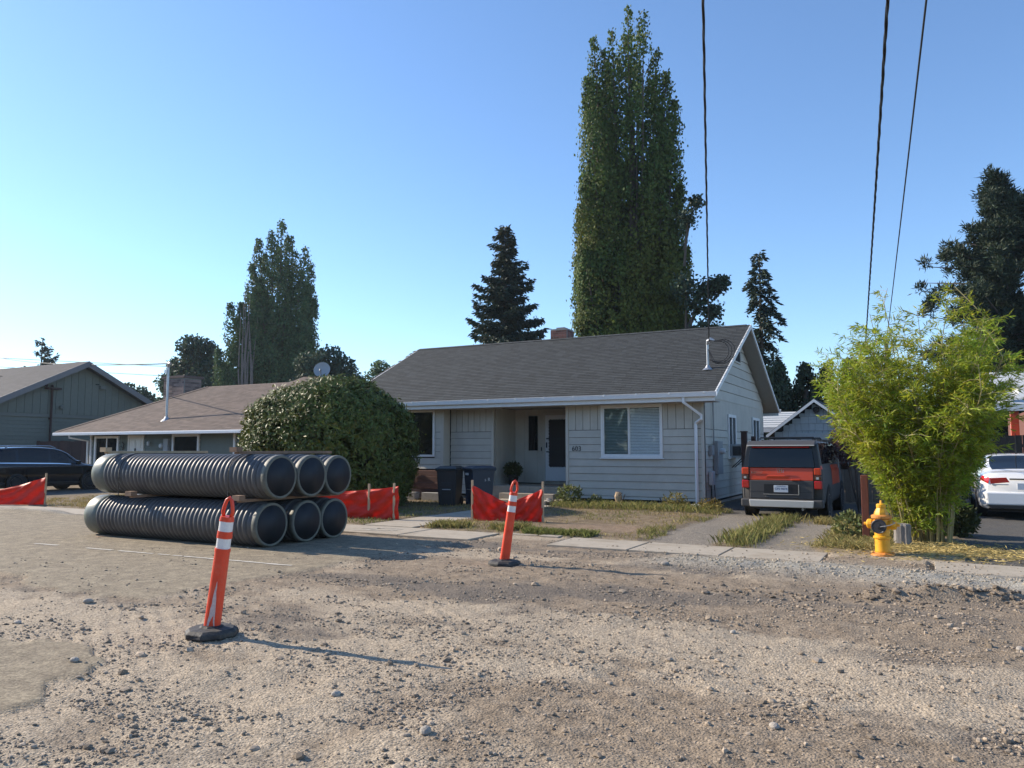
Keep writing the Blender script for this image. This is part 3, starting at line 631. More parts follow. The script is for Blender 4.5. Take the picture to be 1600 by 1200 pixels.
# shingles: a mass of real tabs, the nearest ones single pieces
slope_len = math.hypot(RY - EY, RZ - EZ); EXP = .138; NC = int(slope_len / EXP)
def tab(w): return np.array([(0.0005, 0, .001), (w - .0005, 0, .001), (w - .004, EXP + .02, .0), (.004, EXP + .02, .0), (.002, 0, .014), (w - .002, 0, .014), (w - .004, EXP + .02, .004), (.004, EXP + .02, .004)])
TF = np.array([(4, 5, 6, 7), (0, 1, 5, 4), (1, 2, 6, 5), (3, 0, 4, 7)])
WID = [.19, .24, .29, .34, .40]
tab_me = [mesh('shingle', tab(w), TF, M['shingle']) for w in WID]
mv, mc = [], []
ct, st_ = math.cos(TH), math.sin(TH)
npc = 0
for side in (0, 1):
    for c in range(NC + 1):
        w0 = c * EXP - .02; u = X0 - .02 - random.uniform(0, .2)
        while u < X1 + .02:
            k = random.randrange(5); wd = WID[k]
            if u + wd > X1 + .04: wd = X1 + .04 - u
            if wd < .06: break
            y, z = EY + w0 * ct, EZ + w0 * st_
            if side == 0 and c < 13 and u > -11.2 and u + WID[k] <= X1 + .06:
                o = link('shingle', tab_me[k], roof, (Vector((u, y, z)) - ORG[roof.name]), (TH, 0, 0)); npc += 1
            else:
                t = tab(wd); t2 = np.stack([t[:, 0] + u, y + t[:, 1] * ct - t[:, 2] * st_, z + t[:, 1] * st_ + t[:, 2] * ct], 1)
                if side: t2[:, 1] = 2 * RY - t2[:, 1]
                mv.append(t2); mc.append(np.full((8, 3), 1 + random.uniform(-.28, .28)))
            u += wd
V = np.concatenate(mv) - np.array(ORG[house.name]); nT = len(mv)
o = link('shingle_field', mesh('shingle_field', V, (TF[None] + (np.arange(nT) * 8)[:, None, None]).reshape(-1, 4), M['shingle_mass'], col=np.concatenate(mc)), roof); o['kind'] = 'stuff'
for k in range(int((X1 - X0) / .3)):
    a = X0 + k * .3; obj('ridge_cap', MB().prism([(a, RY - .13, RZ - .035), (a, RY, RZ + .028), (a, RY + .13, RZ - .035), (a, RY + .13, RZ - .06), (a, RY, RZ + .0), (a, RY - .13, RZ - .06)], (.32, 0, 0)), M['shingle'], roof)
# chimney of single bricks
def bricks(parent, x0, x1, y0, y1, z0, z1, m, L=.2, h=.066, faces='fr', j=.010):
    n = int((z1 - z0) / (h + j))
    for c in range(n):
        z = z0 + c * (h + j); off = (c % 2) * .5
        if 'f' in faces:
            k = max(2, round((x1 - x0) / (L + j))); w = (x1 - x0) / k; edges = [x0] + [x0 + (q + off) * w for q in range(1 if not off else 0, k)] + [x1]
            edges = sorted(set(round(e, 4) for e in edges))
            for a, b in zip(edges[:-1], edges[1:]): obj('brick', box((a + j / 2, y0 - .012, z), (b - j / 2, y0 + .05, z + h), .002), m, parent)
        if 'r' in faces:
            k = max(2, round((y1 - y0) / (L + j))); w = (y1 - y0) / k; edges = sorted(set(round(e, 4) for e in [y0 + .055] + [y0 + (q + off) * w for q in range(1, k)] + [y1]))
            for a, b in zip(edges[:-1], edges[1:]): obj('brick', box((x1 - .05, a + j / 2, z), (x1 + .012, b - j / 2, z + h), .002), m, parent)
ch = P('chimney', box((-11.76, 24.95, 5.2), (-11.12, 25.55, 5.9)), M['mortar'])
bricks(ch, -11.76, -11.12, 24.95, 25.55, 5.32, 5.91, M['brick'])
obj('flue', MB().box((-11.6, 25.1, 5.89), (-11.28, 25.4, 5.97)), M['mortar'], ch)
# service mast with weatherhead and drip loops
mast = P('service_mast', MB().tube([(-5.26, 21.49, 3.78), (-5.26, 21.49, 4.52)], .032, 10), M['steel'])
obj('weatherhead', MB().tube([(-5.26, 21.49, 4.50), (-5.24, 21.47, 4.60), (-5.16, 21.45, 4.64), (-5.06, 21.43, 4.60)], [.04, .055, .055, .035], 10), M['steel'], mast)
obj('flashing', MB().lathe([(.17, -.05), (.08, .02), (.04, .09), (.036, .09)], 14, (-5.26, 21.49, 3.83)), M['steel'], mast)
for k in range(3):
    q = .03 * k
    obj('drip_loop', MB().tube([(-5.08, 21.43, 4.58)] + [(-4.93 + q + .28 * math.sin(t) * (1 + .2 * k), 21.4, 4.28 + (.29 + q) * math.cos(t)) for t in np.linspace(.3, 3.6 + .2 * k, 9)] + [(-5.22, 21.45, 4.36)], .011, 6), M['wire'], mast)

# roof of the yards: timber planter on blocks under the living room window
pl = thing('timber_planter', 'reddish timber planter box on concrete blocks under the big window', 'planter', (-13.6, 19.7, 0))
for k in range(3): obj('timber', box((-15.2, 19.55 + .01 * k, .38 + k * .185), (-12.75, 19.63 + .01 * k, .38 + k * .185 + .178)), M['timber_red'], pl, bevel=.008)
for x in (-15.15, -13.95, -12.85): obj('post', box((x, 19.48, .36), (x + .1, 19.545, .97)), M['timber_red'], pl, bevel=.006)
obj('timber', box((-15.2, 19.66, .36), (-12.75, 20.4, .40)), M['wood_dark'], pl)
for k, (x, wd, wh) in enumerate(((-15.0, .5, 'leftmost'), (-14.15, .45, 'middle'), (-13.45, .62, 'rightmost and longest'))):
    o = obj('concrete_block', box((x, 19.35, 0), (x + wd, 19.62, .27)), M['block'], bevel=.012)
    tag(o, 'grey concrete block under the timber planter, ' + wh + ' of the three', 'block', 'blocks under the planter')
bk = obj('crawl_space', MB().box((-17, 20.75, 0), (-13.5, 20.85, .95)), M['wood_dark'], house)

# ---------------------------------------------------------------- the brown roofed neighbour
def tab_field(name, parent, m, x0, x1, f_left, f_right, ey, ez, slope, run, exp=.14, sgn=1, wmin=.22, wmax=.38, rnd=.24):
    """shingle tabs on a plane rising along Y from (ey, ez); f_left / f_right give the hip limits at a run distance"""
    th = math.atan(slope); c_, s_ = math.cos(th), math.sin(th); n = int(run / c_ / exp); mv, mc = [], []
    for c in range(n + 1):
        w0 = c * exp - .02; a, b = f_left(w0 * c_), f_right(w0 * c_); u = a - random.uniform(0, .15)
        while u < b:
            wd = random.uniform(wmin, wmax); uu = max(u, a); ww = min(u + wd, b) - uu; u += wd
            if ww < .05: continue
            t = np.array([(.004, 0, .002), (ww - .004, 0, .002), (ww - .004, exp + .02, 0), (.004, exp + .02, 0), (.002, 0, .013), (ww - .002, 0, .013), (ww - .004, exp + .02, .004), (.004, exp + .02, .004)])
            y, z = ey + sgn * w0 * c_, ez + w0 * s_
            mv.append(np.stack([t[:, 0] + uu, y + sgn * (t[:, 1] * c_ - t[:, 2] * s_), z + t[:, 1] * s_ + t[:, 2] * c_], 1)); mc.append(np.full((8, 3), 1 + random.uniform(-rnd, rnd)))
    V = np.concatenate(mv) - np.array(ORG.get(parent.name, Vector()))
    o = link(name, mesh(name, V, (TF[None] + (np.arange(len(mv)) * 8)[:, None, None]).reshape(-1, 4), m, col=np.concatenate(mc)), parent); o['kind'] = 'stuff'
    return o
NX0, NX1, NEY, NEZ, NR, NS = -34.7, -18.4, 21.0, 2.32, 4.5, .49
nb = thing('brown_roof_house', 'low green house with brown hipped roof and brick chimney', 'house', (-26, 25.5, 0))
Q = lambda n, g, m, **k: obj(n, g, m, nb, **k)
NRZ = NEZ + NR * NS
rf = MB().add([(NX0, NEY, NEZ), (NX1, NEY, NEZ), (NX1, NEY + 2 * NR, NEZ), (NX0, NEY + 2 * NR, NEZ), (NX0 + NR, NEY + NR, NRZ), (NX1 - NR, NEY + NR, NRZ)], [(0, 1, 5, 4), (1, 2, 5), (2, 3, 4, 5), (3, 0, 4), (3, 2, 1, 0)])
rf = Q('roof', rf, M['dark_gap'])
tab_field('shingle_field', rf, M['brown_shingle'], NX0, NX1, lambda d: NX0 + d, lambda d: NX1 - d, NEY - .03, NEZ + .012, NS, NR, wmin=.2, wmax=.36)
for k in range(int((NX1 - NX0 - 2 * NR) / .3)):
    a = NX0 + NR + k * .3; obj('ridge_cap', MB().prism([(a, NEY + NR - .14, NRZ - .03), (a, NEY + NR, NRZ + .05), (a, NEY + NR + .14, NRZ - .03), (a, NEY + NR, NRZ + .01)], (.32, 0, 0)), M['brown_shingle_piece'], rf)
for k in range(20):                                  # hip caps
    t = k / 20; q = Vector((NX0 + NR * t, NEY + NR * t, NEZ + .03 + NR * NS * t)); d = Vector((NR, NR, NR * NS)) / 20 * 1.05; s = Vector((.1, -.1, -.015))
    obj('hip_cap', MB().prism([q + s, q + Vector((0, 0, .035)), q - s, q + Vector((0, 0, -.01))], d), M['brown_shingle_piece'], rf)
# second, slightly higher roof part over the right wing
obj('wing_roof', MB().add([(-26.2, 23.3, 3.45), (-20.6, 23.3, 3.45), (-20.6, 28, 3.45), (-26.2, 28, 3.45), (-24.3, 25.7, 4.80), (-22.6, 25.7, 4.72)], [(0, 1, 5, 4), (1, 2, 5), (2, 3, 4, 5), (3, 0, 4), (3, 2, 1, 0)]), M['brown_shingle_piece'], rf)
Q('gutter', MB().box((NX0 - .03, NEY - .13, NEZ - .13), (NX1 + .03, NEY - .03, NEZ + .0)), M['gutter'], bevel=.02)
Q('soffit', box((NX0, NEY - .025, NEZ - .1), (NX1, 21.7, NEZ - .06)), M['olive_trim'])
Q('wall', MB().box((-33.0, 21.64, 0), (-19.6, 29.4, NEZ - .1)), M['dark_gap'])
NW = [(-32.72, -31.05, .75, 2.16), (-27.58, -25.95, .75, 2.2)]
ND = (-30.42, -29.38, .1, 2.18)
for k in range(11):
    z0, z1 = .1 + k * .19, .1 + (k + 1) * .19
    hs = [(a, b) for a, b, c, d in NW + [ND] if z0 < d and z1 > c + .1]
    for s in cut(-33.0, -19.6, hs): Q('siding_board', MB().prism([(s[0], 21.64, z0), (s[0], 21.614, z0), (s[0], 21.635, z1), (s[0], 21.64, z1)], (s[1] - s[0] - .004, 0, 0)), M['green'])
for (x0, x1, z0, z1) in NW:
    w = Q('window', frame_xz(x0, x1, z0, z1, 21.56, 21.65, .1), M['white'])
    obj('pane', box((x0 + .1, 21.61, z0 + .1), (x1 - .1, 21.617, z1 - .1)), M['privacy'], w)
    if x0 < -30: obj('mullion', box(((x0 + x1) / 2 - .03, 21.58, z0 + .1), ((x0 + x1) / 2 + .03, 21.609, z1 - .1)), M['white'], w)
d = Q('door', box((ND[0] + .09, 21.59, ND[2]), (ND[1] - .09, 21.63, ND[3] - .08)), M['door_white'])
for i_ in (0, 1):
    for z0, z1 in ((.3, .9), (1.0, 1.55), (1.65, 1.98)): obj('door_panel', box((ND[0] + .17 + i_ * .38, 21.575, z0), (ND[0] + .48 + i_ * .38, 21.589, z1)), M['door_white'], d, bevel=.006)
obj('handle', MB().box((-29.62, 21.54, 1.2), (-29.55, 21.588, 1.45)), M['black'], d); obj('knocker', MB().box((-29.95, 21.55, 1.5), (-29.88, 21.588, 1.62)), M['black'], d)
Q('door_frame', MB().box((ND[0], 21.57, .1), (ND[0] + .085, 21.65, ND[3])).box((ND[1] - .085, 21.57, .1), (ND[1], 21.65, ND[3])).box((ND[0] + .086, 21.57, ND[3] - .075), (ND[1] - .086, 21.65, ND[3])), M['door_white'])
for x in (-33.0, -23.95): Q('trim_board', box((x - .05, 21.57, .05), (x + .06, 21.66, 2.2)), M['white'])
Q('wall_lamp', MB().lathe([(.03, 0), (.06, .02), (.07, .16), (.03, .2), (0, .22)], 10, (-28.97, 21.5, 1.72)), M['label'])
mb = Q('meter_box', box((-28.0, 21.48, 1.1), (-27.72, 21.63, 2.02)), M['meter_grey'], bevel=.01)
obj('meter', MB().lathe([(.11, 0), (.11, -.06), (.08, -.11), (0, -.12)], 14, (-28.15, 21.55, 1.72), 'y'), M['label'], mb)
Q('wall_ornament', MB().tube([(-30.75, 21.58, 1.55), (-30.66, 21.56, 1.8), (-30.8, 21.56, 1.9)], .025).tube([(-30.72, 21.57, 1.62), (-30.86, 21.56, 1.72)], .02), M['black'])
Q('downspout', MB().tube([(-33.6, 20.95, 2.2), (-33.6, 20.95, 2.1), (-33.1, 21.5, 1.95), (-33.1, 21.52, .1)], .045, 4), M['white'])
nch = Q('chimney', box((-36.1, 27.6, 2.0), (-34.5, 28.7, 5.38)), M['mortar'])
bricks(nch, -36.1, -34.5, 27.6, 28.7, 3.6, 5.36, M['brick_pale'], L=.26, h=.10, j=.014)
obj('cap', MB().box((-36.18, 27.52, 5.38), (-34.42, 28.78, 5.5)), M['brick_pale'], nch)
ms = Q('service_mast', MB().tube([(-28.59, 22.05, 2.7), (-28.59, 22.05, 5.15)], .05, 8), M['steel'])
obj('flashing', MB().lathe([(.25, -.1), (.1, .03), (.055, .12)], 12, (-28.59, 22.05, 2.86)), M['steel'], ms)
obj('insulator', MB().box((-28.76, 21.98, 4.85), (-28.6, 22.1, 5.0)).tube([(-28.59, 22.05, 5.12), (-28.5, 22.0, 5.28), (-28.36, 21.95, 5.24)], .06), M['steel'], ms)
def sat_dish(label, c, rad, face, parent_z):
    t = thing('satellite_dish', label, 'satellite dish', c)
    g = MB(); prof = [(0.001, 0), (rad * .35, .012), (rad * .7, .05), (rad, .11), (rad * 1.01, .112), (rad * .7, .042), (rad * .35, .004), (0.001, -.008)]
    g.lathe(prof, 22); g.xf(Matrix.Translation(Vector(c)) @ Vector(face).to_track_quat('Z', 'Y').to_matrix().to_4x4())
    obj('reflector', g, M['dish'], t, smooth=True)
    f = Vector(face).normalized(); cc = Vector(c)
    obj('feed_arm', MB().tube([cc - Vector((0, 0, rad)), cc + f * rad * 1.1 - Vector((0, 0, rad * .5))], .02).tube([cc + f * rad * 1.1 - Vector((0, 0, rad * .5)), cc + f * rad * 1.0 - Vector((0, 0, rad * .25))], .05), M['meter_grey'], t)
    obj('mount', MB().tube([cc - f * .03, cc - f * .15 - Vector((0, 0, .1)), Vector((cc.x - f.x * .15, cc.y - f.y * .15, parent_z))], .03), M['meter_grey'], t)
    return t
sat_dish('round grey satellite dish on the brown roof above the big shrub', (-23.2, 25.7, 5.02), .36, (.45, -.85, .35), 4.5)

# ---------------------------------------------------------------- the olive gable building far left
GX, GY0, GRY, GZR, GSL = -42.0, 20.3, 26.8, 6.5, .5
GY1 = 2 * GRY - GY0; gz = lambda y: GZR - abs(y - GRY) * GSL
gb = thing('gable_building', 'olive grey gabled building with vertical boards at the far left', 'building', (-52, 26.8, 0))
Q = lambda n, g, m, **k: obj(n, g, m, gb, **k)
Q('wall', MB().prism([(GX - .05, GY0 + .5, 0), (GX - .05, GY1 - .5, 0), (GX - .05, GY1 - .5, gz(GY1 - .5) - .2), (GX - .05, GRY, GZR - .2), (GX - .05, GY0 + .5, gz(GY0 + .5) - .2)], (-28, 0, 0)), M['olive'])
n = 29
for k in range(n):
    a = GY0 + .5 + k * (GY1 - GY0 - 1) / n; b = a + (GY1 - GY0 - 1) / n - .02
    V = [(GX - .05, a, 3.52), (GX - .05, b, 3.52), (GX - .05, b, gz(b) - .22), (GX - .05, a, gz(a) - .22)]
    if min(gz(a), gz(b)) - .22 > 3.55: Q('vertical_board', MB().prism(V, (.04, 0, 0)), M['olive'])
Q('trim_board', box((GX - .05, GY0 + .5, 3.32), (GX + .03, GY1 - .5, 3.5)), M['olive_trim'])
for k in range(16): Q('siding_board', MB().prism([(GX - .05, GY0 + .5, .1 + k * .2), (GX - .01, GY0 + .5, .1 + k * .2), (GX - .04, GY0 + .5, .297 + k * .2), (GX - .05, GY0 + .5, .297 + k * .2)], (0, GY1 - GY0 - 1, 0)), M['olive'])
rf = Q('roof', MB().prism([(GX + .5, GY0, gz(GY0) - .12), (GX + .5, GY0, gz(GY0)), (GX + .5, GRY, GZR), (GX + .5, GRY, GZR - .12)], (-28.5, 0, 0)).prism([(GX + .5, GY1, gz(GY1) - .12), (GX + .5, GRY, GZR - .12), (GX + .5, GRY, GZR), (GX + .5, GY1, gz(GY1))], (-28.5, 0, 0)), M['barge'])
tab_field('shingle_field', rf, M['grey_shingle'], -62, GX + .5, lambda d: -64., lambda d: GX + .5, GY0 - .03, gz(GY0) + .006, GSL, GRY - GY0, wmin=.4, wmax=.7, exp=.2, rnd=.12)
for s in (GY0 - .05, GY1 + .05):
    Q('bargeboard', MB().prism([(GX + .5, s, gz(GY0) - .3), (GX + .5, s, gz(GY0) + .03), (GX + .5, GRY, GZR + .05), (GX + .5, GRY, GZR - .28)], (.06, 0, 0)), M['barge'])
Q('wall_lamp', MB().lathe([(.03, 0), (.1, .03), (.12, .18), (0, .24)], 10, (GX + .12, 25.6, 3.78)), M['olive_trim'])
Q('vent_box', box((GX - .01, 27.8, 5.05), (GX + .2, 28.15, 5.25)), M['olive_trim'])
ms = Q('service_mast', MB().tube([(GX + .1, 25.06, 1.6), (GX + .1, 25.06, 5.1)], .06, 8), M['wood_dark'])
obj('bracket', MB().box((GX - .01, 24.7, 4.85), (GX + .25, 25.5, 4.95)).box((GX + .05, 24.7, 4.95), (GX + .12, 24.8, 5.2)).box((GX + .0, 24.98, 3.2), (GX + .05, 25.14, 3.3)), M['wood_dark'], ms)

# fences and posts
def fence(label, x0, x1, y, h, m, bw=.145, z0=.04, wave=.02, post=True, rail=True):
    t = thing('wooden_fence', label, 'fence', (x0, y, 0)); n = int((x1 - x0) / bw)
    for k in range(n):
        a = x0 + k * bw; obj('board', box((a + .005, y + random.uniform(-.006, .006), z0 + random.uniform(0, .03)), (a + bw - .005, y + .02, h + random.uniform(-wave, wave))), m, t)
    if rail:
        for z in (.45, h - .35): obj('rail', box((x0, y + .03, z), (x1, y + .07, z + .09)), m, t)
    if post:
        for k in range(int((x1 - x0) / 2.4) + 1): obj('post', box((x0 + k * 2.4, y + .075, 0), (x0 + k * 2.4 + .09, y + .165, h - .05)), m, t)
    return t
fence('weathered brown board fence behind the red and grey car', -4.42, .75, 24.6, 1.86, M['wood_old'])
fence('board fence behind the white car, coloured nearly black for tree shade', .95, 9.0, 27.2, 1.98, M['wood_painted_shade'], bw=.18)
fence('dark grey board fence between the olive building and the green house', -40.6, -33.6, 23.6, 2.0, M['wood_dark'], bw=.29)
gp = thing('fence_post', 'dark brown square gate post beside the grey house wall', 'post', (-4.72, 23.5, 0))
obj('post', box((-4.80, 23.42, 0), (-4.64, 23.58, 2.08)), M['wood_dark'], gp, bevel=.006); obj('cap', box((-4.815, 23.405, 2.081), (-4.625, 23.595, 2.11)), M['wood_dark'], gp)
o = obj('fence_post', box((-4.60, 23.9, 0), (-4.48, 24.02, 1.96)), M['wood_dark'], bevel=.006); tag(o, 'thinner dark brown post right of the gate post', 'post')

# shed with shakes, patio cover, house at the far right
sh = thing('shed', 'pale grey shake sided shed with a steep gable behind the fence', 'shed', (-3.7, 34, 0))
Q = lambda n, g, m, **k: obj(n, g, m, sh, **k)
SX0, SX1, SXM, SZE, SZR, SY = -5.4, -2.0, -3.7, 2.2, 3.5, 32.0
sz = lambda x: SZR - abs(x - SXM) * (SZR - SZE) / (SXM - SX0)
Q('wall', MB().prism([(SX0 + .15, SY + .03, 0), (SX1 - .15, SY + .03, 0), (SX1 - .15, SY + .03, sz(SX1 - .15) - .05), (SXM, SY + .03, SZR - .05), (SX0 + .15, SY + .03, sz(SX0 + .15) - .05)], (0, 4.5, 0)), M['dark_gap'])
for r in range(9):
    z0 = .9 + r * .28; x = SX0 + .16 - (r % 2) * .12
    while x < SX1 - .16:
        wd = random.choice([.16, .22, .3]); a, b = max(x, SX0 + .16), min(x + wd, SX1 - .16); x += wd
        if b - a < .04: continue
        zt = min(z0 + .275, sz(a) - .06, sz(b) - .06)
        if zt - z0 < .05: continue
        Q('shake', MB().prism([(a + .005, SY + .03, z0), (a + .005, SY - .005, z0), (a + .005, SY + .022, zt), (a + .005, SY + .03, zt)], (b - a - .01, 0, 0)), M['shake'])
Q('header_board', box((-4.5, SY - .03, 1.95), (-2.3, SY - .006, 2.2)), M['shake'])
for s in (-1, 1):
    xe = SXM + s * (SXM - SX0 + .12)
    Q('bargeboard', MB().prism([(xe, SY - .25, sz(xe) - .1), (xe, SY - .25, sz(xe) + .02), (SXM, SY - .25, SZR + .02), (SXM, SY - .25, SZR - .1)] if s < 0 else [(SXM, SY - .25, SZR - .1), (SXM, SY - .25, SZR + .02), (xe, SY - .25, sz(xe) + .02), (xe, SY - .25, sz(xe) - .1)], (0, -.04, 0)), M['white'])
    Q('roof', MB().prism([(xe, SY - .25, sz(xe) - .02), (xe, SY - .25, sz(xe) + .04), (SXM, SY - .25, SZR + .04), (SXM, SY - .25, SZR - .02)], (0, 5, 0)), M['shingle'])
Q('wall_lamp', MB().lathe([(.05, 0), (.11, .05), (.12, .2), (0, .25)], 10, (SXM + .05, SY - .08, 2.98)), M['black'])
Q('flood_light', MB().lathe([(.02, 0), (.08, .04), (.09, .16), (0, .2)], 10, (SX0 + .05, SY - .15, 1.85)), M['label'])
pc = thing('patio_cover', 'white ribbed metal patio cover between the grey house and the shed', 'patio cover', (-6, 33.5, 0))
for k in range(7):
    z0, z1 = 2.45 + k * .11, 2.45 + (k + 1) * .11; y0, y1 = 33.0 + k * .42, 33.0 + (k + 1) * .42
    obj('roof_panel', MB().prism([(-8.2, y0, z0), (-8.2, y0, z0 + .05), (-8.2, y1 - .02, z1 + .02), (-8.2, y1 - .02, z1 - .03)], (4.6, 0, 0)), M['metal_roof'], pc)
obj('beam', box((-8.2, 32.95, 2.28), (-3.6, 33.05, 2.44)), M['white'], pc)
for x in (-6.0, -4.0): obj('post', box((x, 33.0, 0), (x + .1, 33.1, 2.28)), M['white'], pc)
rh = thing('red_column_house', 'white trimmed house with red column behind the bamboo', 'house', (7, 33, 0))
Q = lambda n, g, m, **k: obj(n, g, m, rh, **k)
Q('wall', box((3.2, 32.5, 0), (13, 39, 2.9)), M['brick'])
Q('roof', MB().prism([(1.9, 30.2, 3.02), (1.9, 30.2, 3.08), (1.9, 35.5, 4.6), (1.9, 35.5, 4.5)], (12, 0, 0)), M['metal_roof'])
Q('fascia', box((1.85, 30.12, 2.84), (13.9, 30.2, 3.06)), M['white'])
Q('column', box((2.62, 30.9, 0), (2.86, 31.15, 2.85)), M['car_orange'], bevel=.01); Q('column', box((3.02, 30.5, 0), (3.16, 30.64, 2.83)), M['white'], bevel=.01)
for k in range(9): Q('siding_board', box((3.18, 32.46, .2 + k * .3), (13, 32.495, .49 + k * .3)), M['white'])
sat_dish('grey satellite dish on the roof edge behind the bamboo', (2.55, 30.6, 3.45), .36, (-.3, -.9, .4), 3.1)

# ---------------------------------------------------------------- stack of corrugated pipes
def make_pipe():
    t = thing('drain_pipe', 'pipe', 'pipe'); L = 4.30; r0, r1 = .318, .357
    prof = []; nc = 37; a0, a1 = .34, L - .22; p = (a1 - a0) / nc
    for k in range(nc):
        z = a0 + k * p; prof += [(r0, z + .0), (r0, z + p * .22), (r1 - .006, z + p * .34), (r1, z + p * .48), (r1, z + p * .68), (r1 - .006, z + p * .84)]
    prof.append((r0, a1))
    obj('corrugated_body', MB().lathe(prof, 40, axis='x'), M['pipe'], t, smooth=True)
    obj('bell_end', MB().lathe([(.30, 0), (.335, 0), (.352, .03), (.357, .12), (.357, .26), (.345, .315), (r0, .345)], 40, axis='x'), M['bell'], t, smooth=True)
    obj('spigot_end', MB().lathe([(r0, L - .222), (r0 + .014, L - .21), (r0 + .014, L - .16), (r0 + .002, L - .15), (r0 + .002, L - .11), (r0 + .02, L - .10)], 40, axis='x'), M['pipe'], t, smooth=True)
    obj('lip', MB().lathe([(r0 + .02, L - .099), (r0 + .027, L - .09), (r0 + .029, L - .03), (r0 + .022, L - .004), (r0 + .008, L), (.302, L - .004)], 40, axis='x'), M['lip'], t, smooth=True)
    obj('bore', MB().lathe([(.300, 0), (.300, L * .3), (.300, L * .7), (.300, L - .002)], 40, axis='x').xf(Matrix.Identity(4)), M['pipe_in'], t, smooth=True)
    # the bore is an open tube: drop its end caps
    b = kids(t)[-1]; me = b.data
    import bmesh
    bmx = bmesh.new(); bmx.from_mesh(me); bmesh.ops.delete(bmx, geom=[f for f in bmx.faces if len(f.verts) > 4], context='FACES_ONLY'); bmx.to_mesh(me); bmx.free()
    for o in kids(t):
        if o.name.split('.')[0] in ('corrugated_body', 'bell_end', 'spigot_end', 'lip'):
            bmx = bmesh.new(); bmx.from_mesh(o.data); bmesh.ops.delete(bmx, geom=[f for f in bmx.faces if len(f.verts) > 4], context='FACES_ONLY'); bmx.to_mesh(o.data); bmx.free()
    return t
p0 = make_pipe()
WHICH = {(0, 0): 'grey corrugated drain pipe, front one of the bottom row', (0, 1): 'grey corrugated drain pipe, middle one of the bottom row', (0, 2): 'grey corrugated drain pipe, rear one of the bottom row nearest the pavement',
         (1, 0): 'grey corrugated drain pipe, front one of the top row', (1, 1): 'grey corrugated drain pipe, middle one of the top row', (1, 2): 'grey corrugated drain pipe, rear one of the top row nearest the pavement'}
for k, (row, i_, xr, y, z) in enumerate([(0, 0, -9.13, 9.05, .375), (0, 1, -9.12, 9.80, .37), (0, 2, -9.14, 10.53, .36), (1, 0, -8.97, 9.05, 1.125), (1, 1, -9.03, 9.80, 1.12), (1, 2, -9.08, 10.53, 1.11)]):
    o = p0 if k == 0 else copy_tree(p0)
    o.location = (xr - 4.30, y, z); o.rotation_euler = (random.uniform(0, 6) * 0, 0, R(random.uniform(-.25, .25)))
    tag(o, WHICH[row, i_], 'pipe', 'corrugated pipes stacked on the road')
for (x, z, lab, y0, y1) in ((-12.88, 1.485, 'raw wooden bearer lying across the far end of the pipe stack top', 8.72, 10.9), (-9.62, 1.485, 'raw wooden bearer lying across the near end of the pipe stack top', 8.72, 10.9),
                  (-12.0, .735, 'wooden bearer between the pipe rows at the far end', 8.62, 10.9), (-9.42, .735, 'wooden bearer between the pipe rows at the near end', 8.62, 10.9),
                  (-12.9, .0, 'wooden bearer on the road under the far end of the pipe stack', 8.62, 10.9), (-9.75, .0, 'wooden bearer on the road under the near end of the pipe stack', 8.72, 10.9)):
    o = obj('timber_bearer', box((x - .05, y0, z), (x + .05, y1, z + (.045 if z else .03))), M['timber_pale'] if z > 1 and x < -11 else M['timber_worn'], bevel=.004); tag(o, lab, 'timber bearer', 'wooden bearers in the pipe stack')
    if z: o2 = obj('end_block', box((x - .09, y0 - .06, z + .03), (x + .07, y0 + .06, z + .11)), M['timber_pale'] if x < -12.5 else M['timber_worn'], o, world=False)
for x, lab in ((-12.45, 'thin black strap round the far end of the pipe stack'), (-9.75, 'thin black strap round the near end of the pipe stack')):
    pts = [(x, 8.69, .75)] + [(x - .01, 9.05 - .362 * math.cos(a), 1.125 + .362 * math.sin(a)) for a in np.linspace(.1, 1.57, 8)] + [(x, 10.5, 1.48), (x, 10.9, 1.1), (x, 10.9, .75)]
    tag(obj('strap', MB().tube(pts, .007, 5), M['wire']), lab, 'strap', 'straps round the pipe stack')

# ---------------------------------------------------------------- orange delineator posts
def make_post():
    t = thing('delineator_post', 'post', 'delineator post')
    n = 10
    base = MB().lathe([(.02, 0), (.205, 0), (.222, .015), (.218, .05), (.185, .072), (.10, .080), (.085, .092), (.02, .092)], 9, wob=lambda a, z: 1 + .035 * math.sin(3 * a + z * 20) + .02 * math.sin(7 * a))
    obj('rubber_base', base, M['rubber'], t, bevel=.006)
    def ring(z0, z1, w0, w1, d, m, name, par=t):
        prof = MB(); N = 20; V = []
        for z, w in ((z0, w0), (z1, w1)):
            for k in range(N):
                a = 2 * math.pi * k / N; V.append((w * abs(math.cos(a)) ** .75 * (1 if math.cos(a) >= 0 else -1), d * abs(math.sin(a)) ** .75 * (1 if math.sin(a) >= 0 else -1), z))
        return obj(name, prof.add(V, [(k, (k + 1) % N, N + (k + 1) % N, N + k) for k in range(N)] + [tuple(range(N - 1, -1, -1)), tuple(range(N, 2 * N))]), m, par, smooth=False)
    body = ring(.085, .70, .066, .058, .052, M['orange'], 'tube')
    ring(.7002, .73, .061, .061, .055, M['orange'], 'collar'); ring(.7302, .815, .0555, .0548, .049, M['reflect'], 'reflective_band')
    ring(.8152, .845, .059, .059, .054, M['orange'], 'collar'); ring(.8452, .872, .058, .058, .052, M['orange'], 'collar'); ring(.8722, .955, .0545, .0535, .048, M['reflect'], 'reflective_band')
    ring(.9552, .995, .058, .05, .050, M['orange'], 'collar')
    lp = [(.030, 0, .985), (.044, 0, 1.03), (.036, 0, 1.08), (.022, 0, 1.13), (.0, 0, 1.15), (-.022, 0, 1.13), (-.036, 0, 1.08), (-.044, 0, 1.03), (-.030, 0, .985)]
    obj('loop_handle', MB().tube(lp, [.016] * 9, 8), M['orange'], t, smooth=True)
    return t
d0 = make_post()
